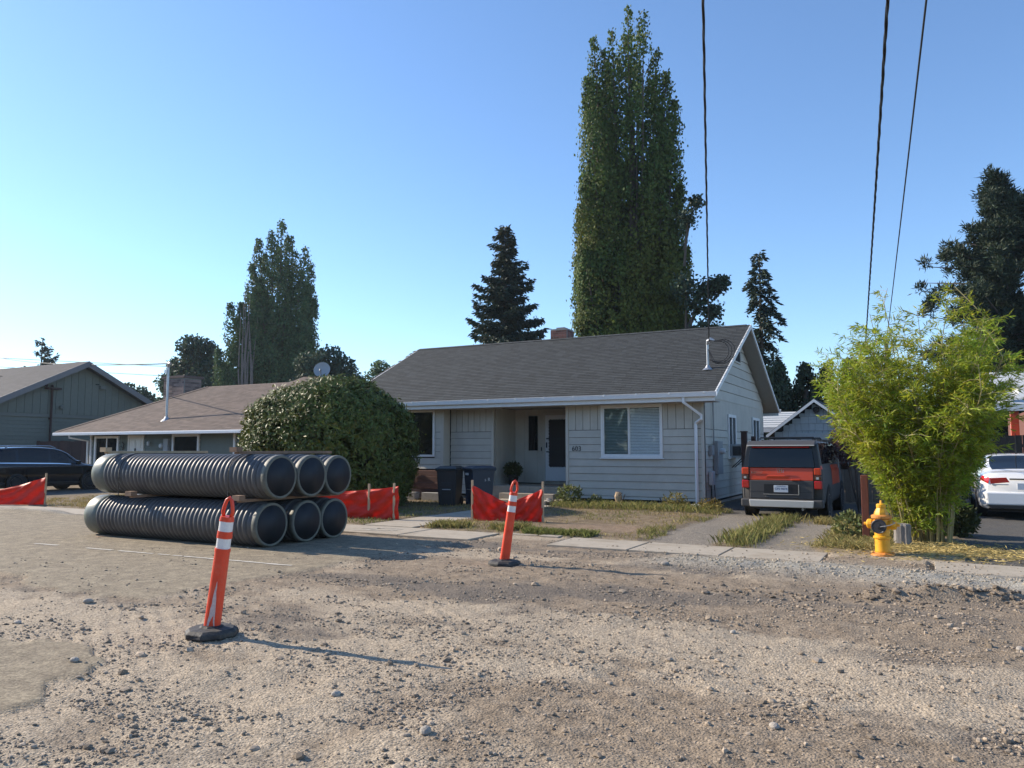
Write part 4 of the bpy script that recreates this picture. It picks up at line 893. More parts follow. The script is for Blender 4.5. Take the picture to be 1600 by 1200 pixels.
# the white scuffed wedge belongs to the near post only
tag(d0, 'near orange delineator post with a long white scuff up its front', 'delineator post', 'delineator posts on the road')
d1 = copy_tree(d0); tag(d1, 'far orange delineator post in front of the grey house porch', 'delineator post', 'delineator posts on the road')
sv = []
for k in range(9):
    q = k / 8; z = .095 + q * .37; wd = .030 * (1 - q) + .002; xw = .066 - (z - .085) * .013
    c = .012 + .008 * q
    for s in (-1, 1):
        xx = c + s * wd + random.uniform(-.003, .003); yy = -.052 * (max(0, 1 - (abs(xx) / xw) ** (2 / .75))) ** (.75 / 2) - .0025; sv.append((xx, yy, z))
obj('scuff', (sv, [(2 * k, 2 * k + 1, 2 * k + 3, 2 * k + 2) for k in range(8)]), M['scuff'], d0, world=False)
def place(o, x, y, rz, lean):                         # lean: vector of the top's displacement per metre, the base stays on the road
    o.location = (x, y, float(hgt(x, y)) - .004); o.rotation_euler = (0, 0, rz)
    inv = Matrix.Rotation(-rz, 3, 'Z'); l = inv @ Vector((lean[0], lean[1], 0)); sh = Matrix.Identity(4)
    rot = Vector((l.x, l.y, 1)).to_track_quat('Z', 'Y').to_matrix().to_4x4(); rot = Vector((0, 0, 1)).rotation_difference(Vector((l.x, l.y, 1))).to_matrix().to_4x4()
    for ch in kids(o):
        if not ch.name.startswith('rubber_base'): ch.matrix_basis = Matrix.Translation((0, 0, .04)) @ rot @ Matrix.Translation((0, 0, -.04))
place(d0, -5.28, 4.58, R(18), (.13, .02)); place(d1, -5.05, 9.22, R(35), (.145, .02))

# ---------------------------------------------------------------- orange silt sheeting on stakes
def sheet(label, P0, P1, h0, hm, h1, stakes, seed, sagp=1.3, topx=None):
    t = thing('silt_fence', label, 'silt fence', (P0[0], P0[1], 0), 0, 'orange sheeting fences in front of the houses')
    a, b = Vector(P0), Vector(P1); d = b - a; nrm = Vector((-d.y, d.x)).normalized(); nu, nv = 70, 26; V = []
    for i_ in range(nu + 1):
        u = i_ / nu; top = h0 * (1 - u) + h1 * u - (h0 * (1 - .5) + h1 * .5 - hm) * (1 - abs(2 * u - 1) ** sagp)
        top += .02 * (float(vnoise(u * 9, 1, seed)) - .5)
        for j_ in range(nv + 1):
            v = j_ / nv; z = .02 + v * (top - .02)
            w = (float(fbm(u * 7 - v * 2.2, v * 2.5 + u * 2, seed, 3)) - .5) * .19 * math.sin(math.pi * u) ** .5 + .035 * math.sin((u + v * .35 * (1 if u < .5 else -1)) * 34) * abs(2 * u - 1) + (.09 if v > .93 else 0) * math.sin(math.pi * u)
            w += (float(fbm(u * 24 + v * 9, v * 14 - u * 8, seed + 3, 2)) - .5) * .025
            p = a + d * u + nrm * w; V.append((p.x, p.y, z))
    F = [(i_ * (nv + 1) + j_, (i_ + 1) * (nv + 1) + j_, (i_ + 1) * (nv + 1) + j_ + 1, i_ * (nv + 1) + j_ + 1) for i_ in range(nu) for j_ in range(nv)]
    o = obj('sheeting', (V, F), M['fabric'], t, smooth=True)
    s = o.modifiers.new('thickness', 'SOLIDIFY'); s.thickness = .004
    for u, hh in stakes:
        p = a + d * u - nrm * .0; obj('stake', box((p.x - .02, p.y - .02 - .0, -.05), (p.x + .02, p.y + .02, hh)), M['timber_pale'], t)
    return t
sheet('orange sheeting fence sagging between two stakes in front of the porch', (-8.64, 14.34), (-7.17, 14.79), .80, .42, .74, ((0, .90), (1, .88)), 3, 1.25)
sheet('orange sheeting fence behind the pipe stack by the round shrub', (-13.2, 13.1), (-10.22, 13.83), .62, .62, .76, ((.77, .80), (.965, .82)), 5, 3)
sheet('orange sheeting fence at the far left by the black car', (-24.6, 11.6), (-21.73, 12.95), .75, .42, .80, ((0, .85), (1, .90)), 9, 1.4)

# ---------------------------------------------------------------- wheeled bins
def cart(label, m, loc, rz, w, d, h):
    t = thing('wheeled_bin', label, 'bin', loc, rz, 'wheeled bins by the porch')
    def frus(z0, z1, w0, d0, w1, d1): return MB().add([(-w0, -d0, z0), (w0, -d0, z0), (w0, d0, z0), (-w0, d0, z0), (-w1, -d1, z1), (w1, -d1, z1), (w1, d1, z1), (-w1, d1, z1)], [(3, 2, 1, 0), (4, 5, 6, 7), (0, 1, 5, 4), (1, 2, 6, 5), (2, 3, 7, 6), (3, 0, 4, 7)])
    k = dict(world=False)
    obj('body', frus(.02, h * .9, w * .39, d * .38, w * .47, d * .47), m, t, bevel=.03, **k)
    obj('rim', frus(h * .875, h * .915, w * .5, d * .5, w * .505, d * .505), m, t, bevel=.01, **k)
    obj('lid', MB().add([(-w * .51, -d * .53, h * .918), (w * .51, -d * .53, h * .918), (w * .51, d * .5, h * .918), (-w * .51, d * .5, h * .918), (-w * .51, -d * .53, h * .945), (w * .51, -d * .53, h * .945), (w * .51, d * .5, h * .965), (-w * .51, d * .5, h * .965), (-w * .36, -d * .3, h), (w * .36, -d * .3, h), (w * .36, d * .36, h), (-w * .36, d * .36, h)],
        [(3, 2, 1, 0), (0, 1, 5, 4), (1, 2, 6, 5), (2, 3, 7, 6), (3, 0, 4, 7), (4, 5, 9, 8), (5, 6, 10, 9), (6, 7, 11, 10), (7, 4, 8, 11), (8, 9, 10, 11)]), m, t, bevel=.012, **k)
    obj('handle', MB().tube([(-w * .35, d * .5, h * .88), (-w * .35, d * .57, h * .92), (w * .35, d * .57, h * .92), (w * .35, d * .5, h * .88)], .014), m, t, **k)
    for s in (-1, 1): obj('wheel', MB().lathe([(.02, -.025), (.12, -.025), (.13, -.015), (.13, .015), (.12, .025), (.02, .025)], 16, (s * w * .40, d * .36, .13), 'x'), M['tyre'], t, **k)
    obj('catch_bar', MB().tube([(-w * .2, -d * .425, h * .42), (w * .2, -d * .425, h * .42)], .012), M['steel'], t, **k)
    obj('recess', box((-w * .24, -d * .448, h * .47), (w * .24, -d * .425, h * .60)), m, t, bevel=.01, **k)
    for q in (-.27, .27): obj('front_rib', MB().box((w * (q - .03), -d * .45, .06), (w * (q + .03), -d * .39, h * .45)), m, t, bevel=.008, **k)
    return t
cart('greenish black wheeled bin left of the blue grey one', M['cart_black'], (-11.5, 17.9, .03), R(14), .60, .72, 1.08)
c2 = cart('slate blue wheeled bin with a pale sticker, right of the black one', M['cart_blue'], (-10.72, 18.15, .03), R(-33), .60, .72, 1.09)
obj('sticker', box((-.17, -.338, .84), (.02, -.330, .90)), M['label'], c2, world=False)
lg = [text('logo', 's', .13, (.275, .05, .72), (R(90), 0, R(90)), M['label'], None, .002), text('logo', 'R', .13, (.275, .16, .72), (R(90), 0, R(90)), M['label'], None, .002)]
for o in lg: o.parent = c2

# ---------------------------------------------------------------- hydrant, posts, small things
hy = thing('fire_hydrant', 'yellow fire hydrant with black front cap beside the bamboo', 'fire hydrant', (-.6, 12.72, -.02), R(-10))
k_ = dict(world=False)
obj('flange', MB().lathe([(.02, 0), (.165, 0), (.17, .02), (.165, .05), (.125, .058), (.11, .07)], 24), M['hyd_rust'], hy, bevel=.004, **k_)
obj('barrel', MB().lathe([(.108, .06), (.102, .09), (.102, .27), (.102, .56), (.10, .575)], 28), M['hydrant'], hy, smooth=True, **k_)
obj('mid_flange', MB().lathe([(.103, .265), (.122, .272), (.122, .30), (.103, .308)], 24), M['hydrant'], hy, bevel=.003, **k_)
obj('top_flange', MB().lathe([(.102, .545), (.125, .555), (.14, .565), (.142, .60), (.125, .612), (.10, .615)], 26), M['hyd_rust'], hy, bevel=.003, **k_)
bn = obj('bonnet', MB().lathe([(.108, .613), (.098, .65), (.064, .715), (.06, .72)], 8), M['hydrant'], hy, bevel=.006, **k_)
obj('bonnet_cap', MB().lathe([(.066, .7205), (.066, .765), (.05, .776), (.02, .778)], 18), M['hydrant'], bn, bevel=.004, **k_)
obj('operating_nut', MB().lathe([(.022, .778), (.016, .825), (.001, .826)], 5), M['hydrant'], bn, **k_)
cp = obj('pumper_cap', MB().lathe([(.075, -.10), (.078, -.145), (.098, -.15), (.104, -.16), (.104, -.195), (.094, -.205), (.085, -.198), (.03, -.198), (.028, -.222), (.001, -.224)], 26, (0, 0, .455), 'y'), M['black_cap'], hy, **k_)
obj('chain', MB().tube([(.03, -.225, .455), (.10, -.235, .47), (.16, -.19, .485), (.20, -.08, .51), (.14, -.03, .53)], .006, 5), M['steel'], cp, **k_)
for s in (-1, 1):
    nz_ = obj('side_nozzle', MB().lathe([(.06, s * .08), (.062, s * .125), (.072, s * .13), (.072, s * .185), (.058, s * .20), (.024, s * .202), (.022, s * .245), (.001, s * .246)], 14, (0, 0, .475), 'x'), M['hydrant'], hy, bevel=.003, **k_)
for bx_, by_ in ((.135, .03), (-.12, -.08), (.06, -.135)): obj('flange_bolt', MB().lathe([(.016, .05), (.016, .075), (.001, .076)], 6, (bx_, by_, 0)), M['hyd_rust'], hy, **k_)
po = obj('sign_post', box((-.98, 14.45, -.1), (-.87, 14.56, 1.12)), M['post_red'], bevel=.006); tag(po, 'rust brown square post behind the hydrant', 'post')
st_g = MB().lathe([(.02, -.05), (.135, -.05), (.125, .1), (.118, .22), (.122, .35), (.10, .375), (.02, .36)], 22, (-.36, 13.9, 0), wob=lambda a, z: 1 + .07 * math.sin(5 * a) + .05 * math.sin(11 * a + 1))
tag(obj('tree_stump', st_g, M['stump']), 'short grey weathered stump between the hydrant and the bamboo', 'stump')
pot = thing('potted_plant', 'dark potted plant on the porch left of the screen door', 'potted plant', (-11.35, 21.3, .47))
obj('pot', MB().lathe([(.02, 0), (.13, 0), (.17, .26), (.185, .26), (.185, .31), (.16, .31), (.15, .27), (.02, .26)], 18, (-11.35, 21.3, .47)), M['black'], pot)
hs = thing('tree_stump', 'small cut stump wrapped in dead ivy at the grey house wall', 'stump', (-7.48, 20.2, 0))
obj('trunk', MB().lathe([(.02, -.05), (.11, -.05), (.085, .15), (.10, .27), (.075, .40), (.02, .40)], 12, (-7.48, 20.2, 0), wob=lambda a, z: 1 + .12 * math.sin(3 * a + z * 9)), M['timber_pale'], hs)
obj('twig', MB().tube([(-7.40, 20.15, .1), (-7.30, 20.1, .22), (-7.26, 20.12, .34)], .014, 5).tube([(-7.55, 20.1, .05), (-7.64, 20.08, .18)], .012, 5).tube([(-7.42, 20.1, .3), (-7.32, 20.05, .38)], .014, 5), M['bark'], hs)
o = obj('splash_stone', (IV * np.array([.26, .17, .09]) * (1 + rng.uniform(-.1, .1, (12, 1))) + np.array([-5.3, 20.05, .07]), [tuple(f) for f in IF]), M['rock_white']); tag(o, 'whitish stone under the downspout of the grey house', 'stone')
for k in range(9):
    px, py = -9.45 + k * .07 + random.uniform(-.1, .1), 19.75 + random.uniform(-.3, .15); s = random.uniform(.06, .11)
    o = obj('edging_stone', (IV * np.array([1.1, .9, .65]) * s * (1 + rng.uniform(-.2, .2, (12, 1))) + np.array([px, py, .06 + (k % 3) * .05]), [tuple(f) for f in IF]), M['rock']); tag(o, 'small rough stone heaped beside the porch step', 'stone', 'stones beside the porch step')
for x, y, h_, lab in ((-5.75, 20.3, .34, 'black garden stake leaning near the downspout'), (-6.3, 20.25, .26, 'short dark twig stub standing in the weeds at the wall')):
    tag(obj('garden_stake', MB().tube([(x, y, 0), (x + .03, y, h_ * .7), (x - .03, y, h_)], .016, 6), M['bark']), lab, 'stake')

# ---------------------------------------------------------------- vehicles
def cr(A, n):                                        # Catmull-Rom along axis 0, n samples per span
    A = np.asarray(A, float); k = len(A); out = []
    for i_ in range(k - 1):
        p0, p1, p2, p3 = A[max(i_ - 1, 0)], A[i_], A[i_ + 1], A[min(i_ + 2, k - 1)]
        for t in np.arange(n) / n:
            m1, m2 = (p2 - p0) * .42, (p3 - p1) * .42
            out.append((2 * t ** 3 - 3 * t * t + 1) * p1 + (t ** 3 - 2 * t * t + t) * m1 + (-2 * t ** 3 + 3 * t * t) * p2 + (t ** 3 - t * t) * m2)
    out.append(A[-1]); return np.array(out)
class Body:
    def __init__(s, stations, nu=6, nv=4):
        A = np.array([[(w, y, z) for w, z in sec] for y, sec in stations], float)
        A = cr(A, nu); A = np.swapaxes(cr(np.swapaxes(A, 0, 1), nv), 0, 1); s.S, s.nu, s.nv = A, nu, nv
    def at(s, u, v):
        a, b = np.clip(u * s.nu, 0, len(s.S) - 1.001), np.clip(v * s.nv, 0, s.S.shape[1] - 1.001); i_, j_ = int(a), int(b); f, g = a - i_, b - j_; S = s.S
        return (S[i_, j_] * (1 - f) + S[i_ + 1, j_] * f) * (1 - g) + (S[i_, j_ + 1] * (1 - f) + S[i_ + 1, j_ + 1] * f) * g
    def shell(s):
        S = s.S; a, b = S.shape[:2]; V = S.reshape(-1, 3); Vm = V * np.array([-1, 1, 1]); F = []
        for i_ in range(a - 1):
            for j_ in range(b - 1):
                q = (i_ * b + j_, (i_ + 1) * b + j_, (i_ + 1) * b + j_ + 1, i_ * b + j_ + 1); F.append(q); F.append(tuple(x + a * b for x in q[::-1]))
        for i_, fl in ((0, 1), (a - 1, 0)):
            r1 = [i_ * b + j_ for j_ in range(b)]; r2 = [a * b + x for x in r1[::-1]]; f = r1 + r2[1:]; F.append(tuple(f if fl else f[::-1]))
        return (np.concatenate([V, Vm]), F)
    def patch(s, us, vs, off, side=1, n=10):
        """strip of the surface: us = (u0, u1), vs = functions or numbers giving v limits along u"""
        V = []
        for a in np.linspace(us[0], us[1], n + 1):
            t = (a - us[0]) / (us[1] - us[0]); v0, v1 = [(q(t) if callable(q) else q) for q in vs]
            for b in np.linspace(v0, v1, n + 1):
                p = s.at(a, b); du = s.at(a + .05, b) - s.at(a - .05, b); dv = s.at(a, b + .08) - s.at(a, b - .08); nn = np.cross(du, dv); nn = nn / (np.linalg.norm(nn) + 1e-9)
                if nn[0] < 0 and abs(nn[0]) > .15: nn = -nn
                if abs(nn[0]) <= .15 and nn[2] < 0: nn = -nn
                q = p + nn * off; V.append((q[0] * side, q[1], q[2]))
        F = [(i_ * (n + 1) + j_, (i_ + 1) * (n + 1) + j_, (i_ + 1) * (n + 1) + j_ + 1, i_ * (n + 1) + j_ + 1) for i_ in range(n) for j_ in range(n)]
        return V, F
def wheel(parent, x, y, r, w, side):
    c = (x, y, r)
    t = obj('wheel', MB().lathe([(r * .66, -w / 2), (r * .93, -w / 2), (r, -w * .36), (r, w * .36), (r * .93, w / 2), (r * .66, w / 2)], 28, c, 'x'), M['tyre'], parent, world=False)
    f = side * w / 2
    g = MB().lathe([(r * .655, f * .96), (r * .60, f * .9), (r * .5, f * .62), (r * .12, f * .6), (.001, f * .6)], 22, c, 'x')
    obj('rim', g, M['black'], t, world=False)
    sp = MB().lathe([(r * .66, f * .97), (r * .66, f * 1.0), (r * .58, f * 1.0), (r * .58, f * .95)], 24, c, 'x').lathe([(.001, f * .98), (r * .13, f * .98), (r * .13, f * .7), (.001, f * .7)] if side < 0 else [(r * .13, f * .7), (r * .13, f * .98), (.001, f * .98)], 12, c, 'x')
    for k in range(5):
        a = 2 * math.pi * k / 5 + .3; d = Vector((0, math.cos(a), math.sin(a))); n_ = Vector((0, -math.sin(a), math.cos(a))); cc = Vector(c); e = Vector((f * .94, 0, 0))
        sp.prism([cc + e + d * r * .1 + n_ * r * .09, cc + e + d * r * .6 + n_ * r * .06, cc + e + d * r * .6 - n_ * r * .06, cc + e + d * r * .1 - n_ * r * .09], (-side * .03, 0, 0))
    obj('spokes', sp, M['rim'], t, world=False)
def part(name, g, m, t, **k): return obj(name, g, m, t, world=False, **k)

# boxy red and grey car, seen from behind
el = thing('boxy_car', 'boxy orange red and grey car parked on the gravel drive beside the grey house', 'car', (-2.88, 18.25, 0), R(-1))
sec = lambda dw, zt, zb, zr: [(.80 + dw, .30), (.88 + dw, .40), (.90 + dw, .72), (.885 + dw, 1.08 * zb), (.86 + dw, 1.18 * zb), (.80 + dw - (1 - zt) * .0, zr - .14), (.74 + dw, zr - .05), (.45, zr - .005), (0, zr)]
B = Body([(.12, sec(-.05, 1, 1, 1.70)), (.19, sec(-.012, 1, 1, 1.75)), (.6, sec(0, 1, 1, 1.775)), (1.6, sec(0, 1, 1, 1.785)), (2.5, sec(0, 1, 1, 1.765)), (2.85, sec(0, 1, 1, 1.70)), (3.4, sec(-.01, 1, .93, 1.16)), (4.1, sec(-.06, 1, .86, 1.02)), (4.28, sec(-.16, 1, .75, .86))])
part('body', B.shell(), M['car_grey'], el, smooth=True)
for s in (1, -1):
    part('door', B.patch((2.9, 5.2), (2.05, 4.05), .006, s), M['car_orange'], el, smooth=True); part('bonnet', B.patch((5.6, 7.7), (4.3, 8), .006, s), M['car_orange'], el, smooth=True)
for s in (1, -1):
    part('lower_cladding', B.patch((.02, 7.9), (.0, 2.05), .006, s, 26), M['car_grey'], el, smooth=True)
    part('rear_wing', B.patch((.02, 2.9), (2.05, lambda t: 3.3 - .9 * max(0, t - .6) / .4), .006, s, 14), M['car_grey'], el, smooth=True)
    part('side_window', B.patch((2.05, 3.6), (4.15, 5.7), .006, s), M['privacy'], el, smooth=True)
    part('side_window', B.patch((3.68, 4.75), (4.15, 5.7), .006, s), M['privacy'], el, smooth=True)
    part('side_window', B.patch((1.1, 1.97), (4.15, 5.7), .006, s), M['privacy'], el, smooth=True)
    part('rear_pillar', B.patch((.0, 1.05), (4.05, 6.2), .004, s), M['black'], el, smooth=True)
    part('rear_quarter', B.patch((.0, .9), (3.35, 4.05), .009, s), M['car_orange'], el, smooth=True)
    part('roof_panel', B.patch((.25, 5), (6.25, 8), .005, s, 14), M['car_grey'], el, smooth=True)
    for y in (.80, 3.38):
        part('wheel_arch', MB().lathe([(.36, 0), (.42, .012), (.42, .0)] if s > 0 else [(.42, 0), (.42, -.012), (.36, 0)], 26, (s * .905, y, .36), 'x'), M['car_grey'], el)
        part('wheel_well', MB().lathe([(.001, s * .004), (.37, s * .004)] if s < 0 else [(.37, s * .004), (.001, s * .004)], 26, (s * .903, y, .37), 'x'), M['black'], el)
        wheel(el, s * .80, y, .335, .225, s)
    mi = part('wing_mirror', MB().box((s * .93 if s > 0 else -1.12, 2.98, 1.06), (1.12 if s > 0 else -.93, 3.14, 1.24)), M['black'], el, bevel=.03)
part('underbody', MB().box((-.72, .2, .22), (.72, 4.0, .40)), M['black'], el)
gl = MB().prism([(-.73, -.005, 1.155), (.73, -.005, 1.155), (.67, .07, 1.60), (-.67, .07, 1.60)], (0, .03, 0))
part('rear_window', gl, M['privacy'], el, bevel=.008)
part('window_surround', MB().prism([(-.84, .015, 1.15), (.84, .015, 1.15), (.745, .09, 1.63), (-.745, .09, 1.63)], (0, .05, 0)), M['black'], el)
sp_ = part('roof_spoiler', MB().prism([(-.74, .0, 1.635), (-.74, -.01, 1.668), (-.74, .20, 1.765), (-.74, .20, 1.70)], (1.48, 0, 0)), M['car_grey'], el, bevel=.02)
obj('spoiler_edge', box((-.73, -.018, 1.637), (.73, .01, 1.662)), M['car_step'], sp_, world=False, bevel=.006)
obj('brake_lamp', box((-.62, -.005, 1.60), (.62, .06, 1.622)), M['lamp_red'], sp_, world=False)
tg = part('tailgate', MB().add([(-.69, -.005, .865), (.69, -.005, .865), (.69, .02, 1.15), (-.69, .02, 1.15), (-.69, .09, .865), (.69, .09, .865), (.69, .09, 1.15), (-.69, .09, 1.15)], [(0, 1, 2, 3), (1, 5, 6, 2), (5, 4, 7, 6), (4, 0, 3, 7), (3, 2, 6, 7), (1, 0, 4, 5)]), M['car_orange'], el, bevel=.012)
obj('crease', MB().prism([(-.34, -.003, .90), (-.30, -.012, .96), (-.28, -.003, .985)], (.5, 0, 0)), M['car_orange'], tg, world=False, bevel=.01)
obj('handle', MB().box((.22, -.04, .865), (.42, -.004, .905)), M['car_orange'], tg, world=False, bevel=.012); obj('handle_recess', box((.24, -.012, .845), (.42, -.006, .864)), M['black'], tg, world=False)
tl = part('lower_tailgate', MB().box((-.69, -.015, .45), (.69, .09, .862)), M['car_grey'], el, bevel=.015)
obj('tailgate_seam', box((-.69, -.017, .605), (.69, -.0152, .612)), M['black'], tl, world=False)
obj('plate_recess', box((-.37, -.02, .56), (.37, -.0155, .78)), M['black'], tl, world=False)
obj('recess_lip', MB().box((-.385, -.04, .545), (.385, -.0155, .558)).box((.372, -.04, .558), (.39, -.0155, .775)), M['car_silver'], tl, world=False, bevel=.004)
plt = obj('number_plate', box((-.155, -.03, .60), (.155, -.0205, .755)), M['plate'], tl, world=False, bevel=.006)
for s, sz_, z in (('WASHINGTON', .028, .738), ('CPS 9874', .068, .675)):
    o = text('plate_lettering', s, sz_, (0, -.031, z), (R(90), 0, 0), M['plate_ink'], None, .001); o.parent = plt
em = MB()
for q, r_e in (([(-.058, 1.045), (-.066, 1.125), (.066, 1.125), (.058, 1.045), (-.058, 1.045)], .008), ([(-.032, 1.115), (-.022, 1.055)], .010), ([(.032, 1.115), (.022, 1.055)], .010), ([(-.024, 1.086), (.024, 1.086)], .009)): em.tube([(a, -.028, b) for a, b in q], r_e, 6)
obj('emblem', em, M['chrome'], tg, world=False)
for s in (-1, 1): part('panel_gap', box((s * .695 - .006, -.004, .45), (s * .695 + .006, .09, 1.15)), M['black'], el)
part('tow_bar', MB().tube([(.0, -.02, .2), (0, .4, .2)], .02, 6), M['black'], el)
o = text('model_lettering', 'ELEMENT', .062, (-.52, -.004, 1.035), (R(90), 0, 0), M['chrome'], None, .004); o.parent = tg
for s in (-1, 1):
    x0, x1 = sorted((s * .70, s * .865))
    tlm = part('tail_lamp', MB().box((x0, -.015, .685), (x1, .13, .865)), M['lamp_red'], el, bevel=.02)
    obj('upper_lens', MB().box((x0 + .01, -.01, .87), (x1 - .01, .13, .985)), M['lamp_dark'], tlm, world=False, bevel=.015)
    part('rear_quarter', MB().box((x0, -.008, .99), (x1 - (.02 if s > 0 else 0), .13, 1.148)), M['car_orange'], el, bevel=.02)
    obj('reversing_lens', MB().box((x0 + .05, -.02, .90), (x1 - .06, -.005, .95)), M['label'], tlm, world=False)
    part('towing_cover', MB().box((s * .30 - .05, -.03, .475), (s * .30 + .05, -.014, .52)), M['car_grey'], el, bevel=.008)
bp = part('bumper', MB().box((-.885, -.06, .265), (.885, .2, .445)), M['car_grey'], el, bevel=.03)
obj('step_pad', MB().add([(-.68, -.085, .27), (.68, -.085, .27), (.70, -.085, .42), (-.70, -.085, .42), (-.68, .05, .27), (.68, .05, .27), (.70, .05, .452), (-.70, .05, .452)], [(0, 1, 2, 3), (1, 5, 6, 2), (5, 4, 7, 6), (4, 0, 3, 7), (3, 2, 6, 7), (1, 0, 4, 5)]), M['car_step'], bp, world=False, bevel=.012)
part('wiper', MB().tube([(.02, .025, 1.17), (-.38, .03, 1.2)], .012, 5), M['black'], el)
for y in (.9, 2.0): part('roof_bar', MB().tube([(-.62, y, 1.80), (-.6, y, 1.84), (.6, y, 1.84), (.62, y, 1.80)], .018, 6), M['black'], el)
part('exhaust', MB().tube([(.45, -.02, .23), (.45, .3, .25)], .03, 8), M['steel'], el)

# white saloon, rear left quarter in the frame
ws = thing('white_saloon', 'white saloon car parked on the shaded asphalt drive at the far right', 'car', (1.93, 20.2, 0), R(0))
lo = [(.76, .22), (.86, .30), (.893, .56), (.88, .88)]
S_ = [(0, [(.60, .34), (.68, .42), (.72, .60), (.70, .80), (.66, .93), (.6, .99), (.5, 1.015), (.3, 1.03), (0, 1.035)]),
      (.14, [(.72, .25), (.81, .35), (.85, .60), (.83, .85), (.78, .97), (.70, 1.02), (.56, 1.045), (.3, 1.06), (0, 1.065)]),
      (.5, lo + [(.82, .98), (.72, 1.045), (.58, 1.075), (.3, 1.09), (0, 1.095)]), (1.0, lo + [(.83, .99), (.73, 1.14), (.63, 1.215), (.3, 1.25), (0, 1.255)]),
      (1.5, lo + [(.83, 1.0), (.70, 1.26), (.60, 1.395), (.3, 1.43), (0, 1.435)]), (2.2, lo + [(.83, 1.0), (.69, 1.28), (.58, 1.425), (.3, 1.465), (0, 1.47)]),
      (2.8, lo + [(.83, .99), (.69, 1.25), (.57, 1.385), (.3, 1.425), (0, 1.43)]), (3.6, lo + [(.82, .96), (.74, 1.0), (.6, 1.02), (.3, 1.04), (0, 1.045)]),
      (4.3, [(.72, .25), (.82, .33), (.85, .55), (.80, .74), (.72, .80), (.6, .82), (.45, .83), (.2, .84), (0, .84)]), (4.58, [(.55, .3), (.6, .38), (.62, .5), (.6, .62), (.55, .67), (.45, .68), (.3, .69), (.15, .69), (0, .69)])]
B = Body(S_, 7, 5)
part('body', B.shell(), M['car_white'], ws, smooth=True)
for s in (1, -1):
    part('rear_window', B.patch((2.25, 3.85), (lambda t: 6.05 + .1 * t, 8), .006, s, 12), M['privacy'], ws, smooth=True)
    part('side_window', B.patch((3.35, 4.9), (4.25, 5.75), .006, s), M['privacy'], ws, smooth=True)
    part('side_window', B.patch((4.98, 6.3), (4.25, lambda t: 5.75 - .2 * t), .006, s), M['privacy'], ws, smooth=True)
    part('windscreen', B.patch((6.1, 6.95), (6.1, 8), .006, s), M['privacy'], ws, smooth=True)
    tlm = part('tail_lamp', B.patch((-.0, 1.25), (lambda t: 3.0 + .2 * t, lambda t: 4.05 - .1 * t), .012, s), M['lamp_red'], ws, smooth=True)
    x0, x1 = sorted((s * .30, s * .665)); obj('inner_lens', MB().prism([(s * .30, -.012, .84), (s * .66, -.012, .80), (s * .67, -.012, .925), (s * .36, -.012, .945)] if s < 0 else [(s * .36, -.012, .945), (s * .67, -.012, .925), (s * .66, -.012, .80), (s * .30, -.012, .84)], (0, .02, 0)), M['lamp_red'], tlm, world=False, bevel=.006)
    obj('clear_lens', box((x0 + .03, -.018, .775), (x1 - .02, -.0, .80)), M['label'], tlm, world=False)
    part('exhaust', MB().lathe([(.055, -.03), (.05, -.045), (.04, -.03), (.04, .05)], 16, (s * .46, .0, .30), 'y'), M['black'], ws)
    part('wing_mirror', MB().box((min(s * .9, s * 1.09), 3.0, .93), (max(s * .9, s * 1.09), 3.12, 1.08)), M['car_white'], ws, bevel=.04)
    for y in (1.05, 3.72):
        part('wheel_well', MB().lathe([(.001, s * .006), (.35, s * .006)] if s < 0 else [(.35, s * .006), (.001, s * .006)], 24, (s * .888, y, .34), 'x'), M['black'], ws)
        wheel(ws, s * .80, y, .325, .21, s)
    part('door_seam', B.patch((4.9, 4.94), (1.2, 4.2), .003, s), M['black'], ws); part('door_handle', MB().box((min(s * .885, s * .915), 2.0, .86), (max(s * .885, s * .915), 2.2, .89)), M['chrome'], ws, bevel=.008)
part('rear_bumper', MB().add([(-.74, -.06, .34), (.74, -.06, .34), (.76, -.05, .62), (-.76, -.05, .62), (-.80, .12, .30), (.80, .12, .30), (.84, .12, .64), (-.84, .12, .64)], [(0, 1, 2, 3), (1, 5, 6, 2), (5, 4, 7, 6), (4, 0, 3, 7), (3, 2, 6, 7), (1, 0, 4, 5)]), M['car_white'], ws, bevel=.03)
part('lower_valance', MB().add([(-.66, -.03, .26), (.66, -.03, .26), (.74, -.062, .345), (-.74, -.062, .345), (-.66, .15, .24), (.66, .15, .24), (.74, .15, .345), (-.74, .15, .345)], [(0, 1, 2, 3), (1, 5, 6, 2), (5, 4, 7, 6), (4, 0, 3, 7), (3, 2, 6, 7), (1, 0, 4, 5)]), M['car_grey'], ws, bevel=.01)
part('boot_trim', box((-.30, -.02, .895), (.30, -.0, .925)), M['black'], ws); part('number_plate', box((-.16, -.02, .68), (.16, -.0, .82)), M['plate'], ws)
part('underbody', box((-.7, .2, .18), (.7, 4.3, .35)), M['black'], ws)
part('aerial', MB().tube([(.0, 1.75, 1.44), (.0, 1.68, 1.95)], [.02, .006], 6), M['black'], ws)

